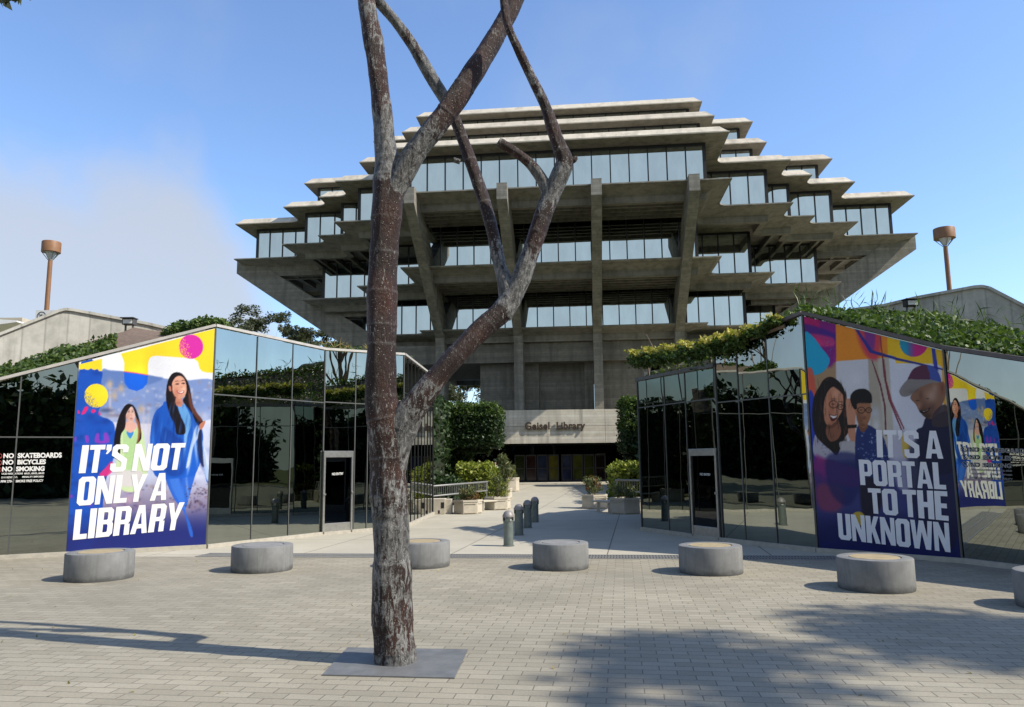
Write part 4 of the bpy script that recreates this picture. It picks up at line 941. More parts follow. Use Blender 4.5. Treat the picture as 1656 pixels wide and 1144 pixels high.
rules(BP, BE, [("NO  SKATEBOARDS", qz(688, 605, 930, 612, 688, 624, 930, 632)), ("NO  BICYCLES", qz(690, 636, 862, 640, 690, 655, 862, 660)), ("NO  SMOKING", qz(692, 666, 862, 671, 692, 685, 862, 690)),
      ("UCSD REGULATIONS  600.01, 600.02, 600.03", qz(694, 692, 864, 697, 694, 700, 864, 706)), ("21113(F)C V.C.      PENALTY IMPOSED", qz(696, 708, 866, 714, 696, 717, 866, 723)), ("PPM 270-7  SMOKE FREE POLICY", qz(698, 724, 868, 730, 698, 734, 868, 740))],
      'dim grey vinyl rules on the mirror glass beside the three people poster', [(1290+668/2.487, 480+614/2.487, .05), (1290+671/2.487, 480+645/2.487, .05), (1290+673/2.487, 480+675/2.487, .05)], M['grey_decal'])

# ------------------------------------------------------------------ foliage helpers
def leaves(P, size, mat, name, parent=None, seed=0, aspect=0.5, droop=0.0, up=0.4, jit=0.35):
    P = np.asarray(P, float); n = len(P); g = np.random.default_rng(seed)
    d = g.normal(size=(n, 3)); d[:, 2] = d[:, 2]*(1-droop)-droop*1.6; d /= np.linalg.norm(d, axis=1)[:, None]
    q = g.normal(size=(n, 3)); q[:, 2] = np.abs(q[:, 2])+up; b = np.cross(d, q); b /= np.linalg.norm(b, axis=1)[:, None]+1e-9
    s = (size*(1+jit*g.uniform(-1, 1, n)))[:, None]; nn = np.cross(b, d)
    v = np.stack([P-d*s*.5, P+b*s*aspect*.5+nn*s*.08, P+d*s*.5, P-b*s*aspect*.5+nn*s*.08], 1).reshape(-1, 3)
    me = bpy.data.meshes.new(name); me.vertices.add(4*n); me.vertices.foreach_set('co', v.astype(np.float32).ravel())
    me.loops.add(4*n); me.loops.foreach_set('vertex_index', np.arange(4*n, dtype=np.int32))
    me.polygons.add(n); me.polygons.foreach_set('loop_start', np.arange(0, 4*n, 4, dtype=np.int32))
    try: me.polygons.foreach_set('loop_total', np.full(n, 4, dtype=np.int32))
    except Exception: pass
    me.update(calc_edges=True); me.validate()
    return link(name, me, mat, parent)
def clumps(centers, n, g, flat=0.75):
    """points spread through ellipsoid clumps (x, y, z, r)"""
    C_ = np.array(centers, float); w = C_[:, 3]**2; w /= w.sum(); k = g.choice(len(C_), n, p=w)
    d = g.normal(size=(n, 3)); d /= np.linalg.norm(d, axis=1)[:, None]; r = g.uniform(0, 1, n)**0.45
    p = C_[k, :3]+d*(r*C_[k, 3])[:, None]*np.array([1, 1, flat]); return p
def tree(label, x, y, h, cr, z0=0.0, n=2500, leaf=.4, seed=0, group=None, mat='euc', spread=1.0, tr=.28, extra=(), lean=(0, 0), sub=7):
    g = np.random.default_rng(seed)
    th = thing('eucalyptus_tree', label, 'tree', (x, y, z0), group)
    top = np.array([x+lean[0], y+lean[1], z0+h*.72]); base = np.array([x, y, z0])
    tb = MB(); pts = [tuple(base+(top-base)*t+np.array([math.sin(t*4+seed), math.cos(t*3+seed), 0])*.02*h*t) for t in np.linspace(0, 1, 7)]
    tb.tube(pts, list(np.linspace(tr, tr*.35, 7)), 8)
    cs = []
    for i in range(sub):
        a = i*2.4+seed; q = cr*spread*math.sqrt((i+.4)/sub)
        c = np.array([x+lean[0]+q*math.cos(a), y+lean[1]+q*math.sin(a), z0+h*g.uniform(.72, .97)-.10*q]); r = cr*g.uniform(.36, .6)
        cs.append((*c, r)); s0 = np.array(pts[int(g.integers(3, 6))]); mid = (s0+c)/2+np.array([0, 0, -.06*h])
        tb.tube([s0, mid, c], [tr*.34, tr*.22, tr*.07], 6)
    for e in extra:
        cs.append(e); tb.tube([pts[4], ((pts[4][0]+e[0])/2, (pts[4][1]+e[1])/2, e[2]+.5), e[:3]], [tr*.25, tr*.14, tr*.03], 6)
    tb.build('trunk', M['bark'], th, True)
    subc = []
    for c in cs:
        for _ in range(5):
            d = g.normal(size=3); d /= np.linalg.norm(d); subc.append((*(np.array(c[:3])+d*c[3]*.62*np.array([1, 1, .7])), c[3]*g.uniform(.3, .5)))
    leaves(clumps(subc, n, g, .8), leaf, M[mat], 'crown', th, seed, .42, .35, .2)
    return th

# ------------------------------------------------------------------ metal clad tree in the plaza
t = NT('lead and rust bark')
an = t.n('ShaderNodeAttribute', attribute_name='lead'); rg = t.n('ShaderNodeAttribute', attribute_name='seam')
v1 = t.noise(1.0, 9, 0.72, t.mapped((22, 22, 6)), 0.8); v2 = t.noise(17, 9, 0.78, None, 1.0); v3 = t.noise(2.6, 5, 0.6)
f = t.math('ADD', t.math('ADD', an.outputs['Fac'], t.math('MULTIPLY', t.math('SUBTRACT', v1, 0.5), 1.7)), t.math('ADD', t.math('MULTIPLY', t.math('SUBTRACT', v3, 0.5), 0.7), t.math('MULTIPLY', t.math('SUBTRACT', v2, 0.5), 0.9)))
brown = t.mix(v2, (0.005, 0.003, 0.0025), (0.042, 0.018, 0.011)); brown = t.mix(t.ramp(v3, [(.42, 0), (.66, .75)]), brown, (0.060, 0.020, 0.012))
lead = t.ramp(t.math('ADD', t.math('MULTIPLY', v1, .6), t.math('MULTIPLY', v2, .4)), [(.40, (0.030, 0.030, 0.030)), (.50, (0.115, 0.115, 0.112)), (.60, (0.30, 0.295, 0.28))])
c = t.mix(t.ramp(f, [(0.43, 0.0), (0.52, 1.0)]), brown, lead)
scr = t.ramp(t.noise(1.0, 9, 0.8, t.mapped((38, 38, 9)), 0.5), [(0.59, 0.0), (0.62, 0.75)]); c = t.mix(scr, c, (0.34, 0.33, 0.31))
scr2 = t.ramp(t.noise(1.0, 8, 0.8, t.mapped((30, 30, 7), (0, 0, 0), (5, 3, 2)), 0.5), [(0.57, 0.0), (0.60, 0.85)]); c = t.mix(scr2, c, (0.010, 0.008, 0.008))
nv = t.voro(34); nail = t.ramp(nv.outputs['Distance'], [(0.10, 0.9), (0.17, 0.0)]); c = t.mix(nail, c, (0.46, 0.43, 0.39))
c = t.mix(t.math('MULTIPLY', t.math('MULTIPLY', rg.outputs['Fac'], t.ramp(v2, [(.42, 0.0), (.6, 1.0)])), 0.55), c, (0.22, 0.215, 0.205))
t.bump(t.math('ADD', t.math('ADD', v1, v2), t.math('MULTIPLY', nail, 0.4)), 1.0, 0.02)
M['lead'] = t.set(c, 0.5, 0.0, 0.3)
cfw = ROT @ Vector((0, 0, -1))
def limb(par, name, spec, wk=1.0, seed=0, wob=0.035):
    """spec rows: px, py, depth, width px, lead amount"""
    P = []; 
    for px, py, y, w, ld in spec:
        p = aty(px, py, y); P.append((p.x, p.y, p.z, wk*w/2*(p-EYEV).dot(cfw)/FPX, ld))
    P = np.array(P); out = []; n = len(P)
    for i in range(n-1):
        a, b, c, d = P[max(i-1, 0)], P[i], P[i+1], P[min(i+2, n-1)]
        m = max(3, int(np.linalg.norm((c-b)[:3])/.014))
        for j in range(m):
            u = j/m; out.append(.5*(2*b+(c-a)*u+(2*a-5*b+4*c-d)*u*u+(3*b-a-3*c+d)*u**3))
    out.append(P[-1]); out = np.array(out); g = np.random.default_rng(seed)
    rad = out[:, 3].copy(); L = np.cumsum(np.r_[0, np.linalg.norm(np.diff(out[:, :3], axis=0), axis=1)])
    k = 0.0; sq = []
    while k < L[-1]: k += g.uniform(.12, .55)*max(.6, rad.mean()/.12); sq.append(k)
    sm_ = np.zeros(len(L))
    for q in sq: e_ = np.exp(-((L-q)/.010)**2); rad *= 1+.035*e_; sm_ = np.maximum(sm_, e_)
    ix = np.searchsorted(np.array(sq), L); out[:, 4] += g.uniform(-.12, .12, len(sq)+2)[ix]; rad *= 1+g.uniform(-.015, .015, len(sq)+2)[ix]
    rad *= 1+.025*np.sin(L*7+seed)+.02*np.sin(L*17+seed*2)
    N = 28; mb = MB(); mb.tube(out[:, :3].tolist(), rad.tolist(), N, True, wob, seed)
    o = mb.build(name, M['lead'], par, True)
    at = o.data.attributes.new('lead', 'FLOAT', 'POINT'); at.data.foreach_set('value', np.repeat(np.clip(out[:, 4], 0, 1), N).astype(np.float32))
    at = o.data.attributes.new('seam', 'FLOAT', 'POINT'); at.data.foreach_set('value', np.repeat(sm_, N).astype(np.float32))
    return o
tb0 = atz(641, 1068)
mt = thing('metal_clad_tree', 'bare tree sculpture clad in nailed grey lead and dark bark', 'tree sculpture', (tb0.x, 7.15, 0))
Y0 = 7.15
limb(mt, 'trunk', [(641, 1085, Y0, 72, .55), (640, 1062, Y0, 69, .5), (636, 1000, Y0, 65, .45), (634, 930, Y0, 60, .62), (632, 870, Y0, 58, .6), (629, 800, Y0, 57, .5), (627, 735, Y0, 57, .32), (624, 690, Y0, 62, .25), (616, 640, Y0, 52, .12), (617, 560, Y0, 49, .06), (618, 470, Y0, 47, .05), (623, 390, Y0, 45, .1), (627, 320, Y0, 48, .12), (628, 292, Y0, 50, .5), (626, 262, Y0, 42, .75), (622, 230, Y0, 34, .8), (620, 195, Y0, 33, .6), (614, 140, Y0, 32, .3), (604, 70, Y0, 32, .35), (595, 20, Y0, 28, .4), (588, -40, Y0, 26, .3), (584, -110, Y0, 22, .3)], seed=3)
ba = limb(mt, 'branch', [(630, 790, Y0, 58, .5), (634, 745, Y0, 62, .5), (642, 708, Y0-.01, 66, .8), (655, 678, Y0-.03, 60, .75), (672, 655, Y0-.05, 53, .45), (698, 622, Y0-.06, 46, .4), (735, 578, Y0-.05, 44, .12), (780, 532, Y0, 44, .12), (812, 503, Y0+.02, 46, .6), (838, 462, Y0+.02, 42, .75), (852, 425, Y0, 36, .55), (866, 385, Y0-.03, 34, .1), (880, 345, Y0-.05, 37, .2), (892, 315, Y0-.06, 36, .75), (905, 285, Y0-.08, 36, .8), (913, 262, Y0-.10, 32, .5), (905, 238, Y0-.12, 29, .3), (893, 205, Y0-.15, 26, .25), (880, 168, Y0-.18, 21, .3), (858, 122, Y0-.22, 19, .4), (838, 80, Y0-.25, 18, .4), (824, 48, Y0-.27, 17, .3), (816, 12, Y0-.28, 17, .3), (812, -60, Y0-.3, 16, .3)], .80, seed=8)
limb(mt, 'branch', [(812, 512, Y0+.02, 34, .7), (822, 488, Y0+.03, 38, .8), (818, 460, Y0+.05, 32, .85), (809, 432, Y0+.08, 26, .75), (803, 405, Y0+.12, 25, .4), (796, 372, Y0+.15, 23, .15), (784, 330, Y0+.19, 24, .2), (768, 282, Y0+.22, 23, .25), (752, 235, Y0+.25, 21, .25), (738, 198, Y0+.26, 20, .3), (720, 162, Y0+.26, 22, .75), (697, 125, Y0+.24, 23, .8), (668, 75, Y0+.2, 22, .4), (640, 35, Y0+.12, 20, .5), (612, 2, Y0+.06, 20, .5), (596, -25, Y0, 19, .5)], .86, seed=14)
limb(mt, 'branch', [(629, 345, Y0, 46, .2), (634, 312, Y0, 50, .4), (650, 280, Y0-.03, 56, .7), (672, 246, Y0-.07, 46, .75), (702, 208, Y0-.10, 44, .35), (734, 166, Y0-.12, 45, .06), (764, 120, Y0-.08, 42, .06), (788, 82, Y0-.02, 38, .05), (808, 48, Y0+.02, 36, .08), (830, 8, Y0+.04, 33, .1), (850, -40, Y0+.05, 30, .2), (870, -110, Y0+.05, 26, .2)], .80, seed=21)
limb(mt, 'branch_stub', [(886, 312, Y0-.06, 24, .8), (876, 290, Y0-.07, 21, .85), (858, 266, Y0-.09, 19, .5), (836, 248, Y0-.11, 18, .15), (812, 233, Y0-.12, 18, .2), (806, 229, Y0-.125, 16, .5)], .88, seed=27)
limb(mt, 'branch_stub', [(744, 262, Y0+.23, 9, .7), (733, 259, Y0+.22, 9, .8)], seed=29)
limb(mt, 'branch_stub', [(914, 266, Y0-.10, 12, .4), (929, 258, Y0-.11, 9, .5), (930, 254, Y0-.11, 7, .5)], seed=31)
t = NT('steel ground plate'); n = t.noise(6, 7, 0.7); c = t.ramp(n, [(0.3, (0.15, 0.155, 0.158)), (0.7, (0.23, 0.235, 0.235))])
c = t.mix(t.ramp(t.voro(7).outputs['Distance'], [(0.04, 0.6), (0.07, 0.0)]), c, (0.3, 0.32, 0.33)); M['plate'] = t.set(c, 0.5, 0.3, 0.4)
b = MB(); pq = [atz(*p, .012) for p in ((521, 1091), (735, 1096), (757, 1050), (562, 1047))]
b.prism([(p.x, p.y) for p in pq], .001, .012, lambda p, z: (p[0], p[1], z))
tag(b.build('ground_plate', M['plate']), 'flat dark metal plate set in the pavers at the tree foot', 'plate')

# ------------------------------------------------------------------ round concrete seats
SEATS = [((-6.58, 12.54), .50, 'tan', 'round concrete seat with tan top in front of the women poster'), ((-4.25, 13.31), .50, 'grey', 'round grey topped concrete seat in front of the three tall mirror panes'),
         ((-1.60, 13.60), .49, 'tan', 'round concrete seat half hidden behind the clad tree trunk'), ((.77, 13.15), .465, 'grey', 'round grey topped concrete seat nearest the bollards'),
         ((3.09, 12.45), .49, 'tan', 'round concrete seat with tan top in front of the right NO ENTRY door'), ((4.90, 10.76), .485, 'tan', 'large stained concrete seat below the word UNKNOWN'),
         ((6.40, 9.28), .49, 'grey', 'round concrete seat cut off by the right picture edge')]
for (x, y), r, kind, lab in SEATS:
    th = thing('concrete_seat', lab, 'seat', (x, y, 0), 'round concrete seats on the plaza'); H = .42
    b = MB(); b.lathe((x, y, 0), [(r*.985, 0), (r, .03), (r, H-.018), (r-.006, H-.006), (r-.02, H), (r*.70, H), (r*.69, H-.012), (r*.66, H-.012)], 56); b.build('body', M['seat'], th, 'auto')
    b = MB(); b.lathe((x, y, 0), [(r*.655, H-.03), (r*.655, H-.006), (r*.645, H), (.02, H)], 48); b.build('seat_top', M['seat_'+kind], th, 'auto')
# ------------------------------------------------------------------ bollard lamps
bl = None
for i, (x, y) in enumerate([(-.12, 16.62), (.12, 19.02), (.37, 21.1), (.62, 23.0)]):
    lab = 'grey green bollard light with domed cap, '+('nearest of the row' if i == 0 else 'second in the row' if i == 1 else 'third in the row' if i == 2 else 'farthest of the row')
    if i == 0:
        bl = thing('bollard_light', lab, 'bollard', (x, y, 0), 'bollard lights down the walkway'); r = .105
        b = MB(); b.lathe((x, y, 0), [(r+.02, 0), (r+.02, .012), (r, .015), (r, .50), (r+.008, .505), (r+.008, .525), (r*.9, .53)], 28); b.build('post', M['bollard'], bl, 'auto')
        b = MB(); b.lathe((x, y, 0), [(.07, .53), (.07, .60)], 20); b.build('lens', M['lens'], bl, 'auto')
        b = MB()
        for a in (0.4, 2.5, 4.6): b.beam((x+.1*math.cos(a), y+.1*math.sin(a), .52), (x+.1*math.cos(a), y+.1*math.sin(a), .61), .10, .02, up=(math.cos(a), math.sin(a), 0))
        b.build('bracket', M['bollard'], bl)
        b = MB(); b.lathe((x, y, 0), [(r+.012, .595), (r+.018, .60), (r+.016, .635), (r*.98, .665), (r*.80, .70), (r*.5, .725), (.01, .735)], 28); b.build('cap', M['bollard_cap'], bl, 'auto')
        p0 = (x, y)
    else:
        c = copy_thing(bl, (x, y, 0)); c['label'] = lab
# ------------------------------------------------------------------ trench drain
b = MB(); x = -6.0; sl_ = (D1[1]-D0[1])/(D1[0]-D0[0])
ax = Vector((1, sl_, 0)).normalized(); ay = Vector((-ax.y, ax.x, 0))
p0_ = Vector((-6.2, dl(-6.2), 0)); Ld = 16.0
for o in (.02, .28, .54): b.beam(p0_+ay*o+Vector((0, 0, .0)), p0_+ax*Ld+ay*o, .05, .02)
k = 0.0
while k < Ld: b.beam(p0_+ax*k+ay*.04, p0_+ax*k+ay*.52, .022, .012); k += .055
tag(b.build('drain_grate', M['rail']), 'long slotted metal drain grate between pavers and walkway', 'drain')
b = MB(); b.prism([(p0_.x, p0_.y), ((p0_+ax*Ld).x, (p0_+ax*Ld).y), ((p0_+ax*Ld+ay*.56).x, (p0_+ax*Ld+ay*.56).y), ((p0_+ay*.56).x, (p0_+ay*.56).y)], -.003, .001, lambda p, z: (p[0], p[1], z))
struct(b.build('drain_channel', M['kerb_dark']))

# ------------------------------------------------------------------ planted banks behind the pavilions
def bank(name, front, back, nu=24, nv=10, bulge=.0, seed=0):
    g = np.random.default_rng(seed); P = np.zeros((nv+1, nu+1, 3))
    def at(L, u):
        L = np.array(L, float); d = np.r_[0, np.cumsum(np.linalg.norm(np.diff(L, axis=0), axis=1))]; d /= d[-1]
        return np.array([np.interp(u, d, L[:, k]) for k in range(3)])
    for i in range(nu+1):
        a, b_ = at(front, i/nu), at(back, i/nu)
        for j in range(nv+1):
            s = j/nv; P[j, i] = a+(b_-a)*s; P[j, i, 2] += bulge*math.sin(math.pi*s)+(g.uniform(-.06, .06) if 0 < j < nv else 0)
    mb = MB(); mb.v = [tuple(q) for q in P.reshape(-1, 3)]
    mb.f = [(j*(nu+1)+i, j*(nu+1)+i+1, (j+1)*(nu+1)+i+1, (j+1)*(nu+1)+i) for j in range(nv) for i in range(nu)]
    struct(mb.build(name, M['soil'], None, True)); return P
def on_bank(P, n, g, u=(0, 1), v=(0, 1), lift=(0.0, .3), w=None):
    nv, nu = P.shape[0]-1, P.shape[1]-1; U_ = g.uniform(*u, n)*nu; V_ = g.uniform(*v, n)*nv
    i = np.minimum(U_.astype(int), nu-1); j = np.minimum(V_.astype(int), nv-1); fu = (U_-i)[:, None]; fv = (V_-j)[:, None]
    p = P[j, i]*(1-fu)*(1-fv)+P[j, i+1]*fu*(1-fv)+P[j+1, i]*(1-fu)*fv+P[j+1, i+1]*fu*fv
    # uneven cover: low-frequency lift
    h = .5+.5*np.sin(p[:, 0]*3.1+1)*np.sin(p[:, 1]*2.7)+.35*np.sin(p[:, 0]*7.3+p[:, 1]*5.1)
    p[:, 2] += g.uniform(*lift, n)*np.clip(.45+.6*h, .1, 1.5); return p
G = np.random.default_rng(42)
PL = bank('bank', [(-15.5, 12.75, 1.75), (-14.2, 13.32, 1.93), (-6.62, 16.90, 4.76)], [(-22, 18.5, 3.0), tuple(onwall((-17, 20.5), (-8.5, 24), 0, 606)), tuple(onwall((-17, 20.5), (-8.5, 24), 100, 566)), tuple(onwall((-17, 20.5), (-8.5, 24), 215, 532)), (-9.2, 23.7, 5.75)], 30, 10, .10, 1)
PL2 = bank('bank', [(-6.62, 16.90, 4.76), (-4.88, 19.62, 4.6), (-3.1, 21.4, 4.7), (-2.9, 27, 4.72)], [(-9.2, 22.5, 5.65), (-8, 25, 5.3), (-6.2, 27, 5.35), (-5.2, 31, 5.2)], 20, 8, .1, 2)
PRt = bank('bank', [(5.80, 14.98, 4.53), (BP[0]+.06, BP[1]+.06, zBP-.02), (BE[0]+.08, BE[1], zBE-.02), (BE[0]+2, BE[1]-2, -.3)], [(9.0, 23.8, 6.05), tuple(onwall((9.5, 23.5), (17.5, 19.5), 1480, 512)), tuple(onwall((9.5, 23.5), (17.5, 19.5), 1656, 552)), (18, 19, 3.6)], 30, 10, .08, 3)
PR2 = bank('bank', [(5.3, 26, 3.8), (3.4, 20.0, 3.7), (4.64, 17.06, 3.75), (5.80, 14.98, 4.5)], [(9, 28, 5.2), (8.0, 25, 5.0), (8.4, 24.2, 5.8), (9.0, 23.8, 6.05)], 16, 8, .0, 4)
# ivy on the left bank: thick cover at both ends, mulch showing between
p1 = on_bank(PL, 9000, G, (0.0, .60), (0, .9), (.02, .30)); p2 = on_bank(PL, 2600, G, (.60, .80), (0, .45), (.02, .22)); p3 = on_bank(PL, 1500, G, (.1, .55), (.0, .12), (.02, .16))
keep = p1[(np.sin(p1[:, 0]*1.9)+np.sin(p1[:, 1]*2.3+p1[:, 0]) > -1.25)]
tag(leaves(np.r_[keep, p2, p3], .115, M['ivy'], 'ivy_cover', None, 1, .62), 'dark green ivy cover creeping over the bank by the women poster', 'ivy', None, 'stuff')
g = np.random.default_rng(9)
mound = clumps([(-7.9, 18.6, 4.88, .66), (-7.25, 18.2, 4.98, .52), (-8.6, 19.0, 4.72, .52), (-6.8, 18.6, 4.82, .42), (-7.6, 19.4, 5.05, .42)], 6500, g, .62)
bs = thing('ivy_bush', 'rounded leafy bush crowning the bank behind the yellow poster top', 'bush', (-7.6, 18.6, 4.6))
leaves(mound, .12, M['ivy'], 'foliage', bs, 4, .6)
mb = MB(); mb.tube([(-7.6, 18.6, 4.3), (-7.6, 18.6, 5.1)], [.3, .15], 8); mb.build('stem', M['core_dark'], bs)
p = on_bank(PL2, 1500, G, (.25, 1), (0, .5), (.0, .25)); tag(leaves(p, .11, M['ivy'], 'ground_cover', None, 12, .6), 'low green cover over the roof edge above the left NO ENTRY door', 'ground cover', None, 'stuff')
# dry grass tufts along the roof edge
gp = []
for q in range(9):
    px = rnd.uniform(528, 640); c = onwall(A2, (A3[0]+.25, A3[1]+.25), min(px, 665), 566); c = Vector((c.x-.2+rnd.uniform(-.5, .1), c.y+rnd.uniform(.2, 1.6), 4.72))
    for _ in range(12): gp.append((c.x+rnd.uniform(-.1, .1), c.y+rnd.uniform(-.1, .1), c.z+rnd.uniform(.0, .28)))
tag(leaves(gp, .34, M['dry'], 'dry_grass', None, 5, .07, -.75, .1), 'straw coloured dry grass along the pavilion roof edge', 'grass', None, 'stuff')
# right bank
p1 = on_bank(PRt, 19000, G, (0, .75), (0, .97), (.02, .28)); p2 = on_bank(PRt, 5000, G, (0, .7), (0, .08), (.02, .16))
tag(leaves(np.r_[p1, p2], .115, M['ivy'], 'ivy_cover', None, 6, .62), 'bright leafy ivy cover over the bank above the three people poster', 'ivy', None, 'stuff')
p = on_bank(PR2, 9500, G, (.1, 1), (0, 1), (.02, .34)); tag(leaves(p, .11, M['ivy'], 'ground_cover', None, 13, .6), 'green cover on the roof over the right NO ENTRY door', 'ground cover', None, 'stuff')
gp = []
for q in range(24):
    c = PRt[int(rnd.uniform(2, 9)), int(rnd.uniform(0, 14))]
    for _ in range(6): gp.append((c[0]+rnd.uniform(-.2, .2), c[1]+rnd.uniform(-.2, .2), c[2]+rnd.uniform(.3, .7)))
tag(leaves(gp, .42, M['ivy'], 'tall_grass', None, 15, .06, -.6, .1), 'thin green grass blades standing above the right bank', 'grass', None, 'stuff')
# hanging ivy over the right door bay
hv = thing('hanging_ivy', 'golden green ivy trailing along the edge above the right door', 'ivy', (3.9, 18.4, 4.2))
line = [onwall(B0, B1, 1024, 576), onwall(B0, B1, 1060, 571), onwall(B0, B1, 1100, 564), onwall(B0, B1, 1150, 556), onwall(B1, B2, 1180, 549), onwall(B1, B2, 1215, 540), onwall(B1, B2, 1270, 519)]
lp = []; lg = []
for i in range(9000):
    u = rnd.random()*(len(line)-1); k = min(int(u), len(line)-2); q = line[k].lerp(line[k+1], u-k)
    th_ = .28 if u < 4.2 else .28-.09*(u-4.2)
    d = rnd.random(); nx_ = rnd.gauss(0, .13)
    if rnd.random() < .12 and u < 5: d += rnd.random()*(.9 if 2.2 < u < 3.0 or 3.7 < u < 4.9 else .35)
    (lg if d < .36 else lp).append((q.x+nx_*.8-.05, q.y+nx_, q.z+.10-d*th_*1.35+.05*math.sin(u*9)))
leaves(lg, .105, M['ivy_gold'], 'foliage', hv, 7, .6); leaves(lp, .105, M['ivy'], 'foliage', hv, 8, .6, .3)
mb = MB(); mb.tube([tuple(q-Vector((0, -.02, .1))) for q in line], [.05]*len(line), 6)
for x_, y_, z_ in ((3.45, 19.75, 3.9), (3.95, 18.5, 3.9), (4.45, 17.4, 3.9)): mb.tube([(x_+.1, y_+.05, z_-.1), (x_+.05, y_, 4.45)], [.025, .02], 6)
mb.tube([tuple(line[1]), tuple(line[1]+Vector((-.08, .1, .25))), tuple(line[1]+Vector((-.2, .1, .5)))], [.014, .010, .005], 5); mb.build('stem', M['bark'], hv)
tb_ = MB(); tb_.beam((B0[0]+.5, B0[1]+.6, 3.98), (B1[0]+.65, B1[1]+.45, 3.98), .5, .22)
tag(tb_.build('planter_box', M['planter']), 'long pale concrete planter under the hanging ivy', 'planter')

# ------------------------------------------------------------------ sloping concrete parapets, lamps, signs behind the banks
def parapet(label, a, b, top, drop, th=.32):
    """a wall in the vertical plane a-b whose top edge follows the given picture points"""
    n = nrm(a, b, 1); T = [onwall(a, b, *p) for p in top]; root = thing('parapet_wall', label, 'wall', tuple(T[0]))
    prof = T+[p-Vector((0, 0, drop)) for p in T[::-1]]; m = len(prof); w = MB()
    w.add([p for p in prof]+[p-n*th for p in prof], [tuple(range(m)), tuple(range(m, 2*m))[::-1]]+[(i, i+m, (i+1) % m+m, (i+1) % m) for i in range(m)])
    w.build('wall', M['ramp_wall'], root); c = MB()
    for p, q in zip(T, T[1:]): c.beam(p-n*(th/2-.02)+Vector((0, 0, .035)), q-n*(th/2-.02)+Vector((0, 0, .035)), th+.08, .08)
    c.build('cap', M['ramp_wall'], root); return root
parapet('pale board marked concrete parapet rising and falling behind the left bank', (-17, 20.5), (-8.5, 24), [(-150, 622), (0, 543), (96, 505), (106, 502.5), (118, 503.5), (240, 526), (300, 540), (350, 552)], 2.6)
parapet('grey shaded concrete parapet curving up behind the right bank', (9.5, 23.5), (17.5, 19.5), [(1330, 520), (1380, 503), (1430, 496), (1480, 484), (1540, 473), (1575, 466.5), (1588, 465.5), (1600, 468), (1656, 497), (1720, 532), (1900, 640)], 2.6)
def pxw(px, py, y): p = aty(px, py, y); return p
lampA = None
for (hx0, hx1, hy, bx, by, lab) in ((69, 97, 400, 79, 505, 'brown drum lamp on a pole beyond the pale left parapet'), (1511, 1543, 378, 1535, 480, 'brown drum lamp on a pole beyond the shaded right parapet')):
    y = 26.0; a, b_ = aty(hx0, hy, y), aty(hx1, hy, y); c = (a+b_)/2; r = (b_.x-a.x)/2; zt = c.z
    ft = aty(bx, by, y); x0 = c.x
    th = thing('street_lamp', lab, 'street lamp', (x0, y, 4.5), 'brown drum lamps')
    m = MB(); m.lathe((x0, y, 0), [(.085, 3.0), (.075, zt-.62), (.07, zt-.46)], 18); m.build('pole', M['brown'], th, 'auto')
    m = MB(); m.lathe((x0, y, 0), [(r*.97, zt-.18), (r, zt-.19), (r, zt+.16), (r*.97, zt+.18), (.02, zt+.19)], 32); m.build('lamp_shade', M['brown'], th, 'auto')
    m = MB(); m.lathe((x0, y, 0), [(.06, zt-.42), (r*.5, zt-.26), (r*.6, zt-.17)], 24); m.build('diffuser', M['lens'], th, 'auto')
    m = MB()
    for k in range(6):
        q = k*1.0472+.3; m.tube([(x0+.075*math.cos(q), y+.075*math.sin(q), zt-.46), (x0+r*.9*math.cos(q), y+r*.9*math.sin(q), zt-.2)], [.012, .012], 6)
    m.build('strut', M['bollard'], th)
# white no-riding sign behind the left parapet
a, b_ = aty(58, 502, 25), aty(92, 516, 25)
th = thing('road_sign', 'white board with round no riding symbols behind the left parapet', 'sign', (a.x, 25, 5))
m = MB(); m.box(a.x, 25, b_.z-.5, a.x+.9, 25.03, a.z); m.build('board', M['white_decal'], th)
for dx in (.20, .58):
    cx_, cz_ = a.x+dx, a.z-.2; m = MB(); N = 24
    vs = [(cx_+rr*math.cos(k/N*6.283), 24.995, cz_+rr*math.sin(k/N*6.283)) for rr in (.15, .125) for k in range(N)]
    m.add(vs, [(k, (k+1) % N, N+(k+1) % N, N+k) for k in range(N)])
    m.beam((cx_-.1, 24.99, cz_+.1), (cx_+.1, 24.99, cz_-.1), .004, .022); m.beam((cx_-.08, 24.985, cz_-.04), (cx_+.08, 24.985, cz_+.03), .004, .02); m.beam((cx_+.02, 24.985, cz_+.07), (cx_-.01, 24.985, cz_-.07), .004, .025)
    m.build('symbol', M['dark_frame'], th)
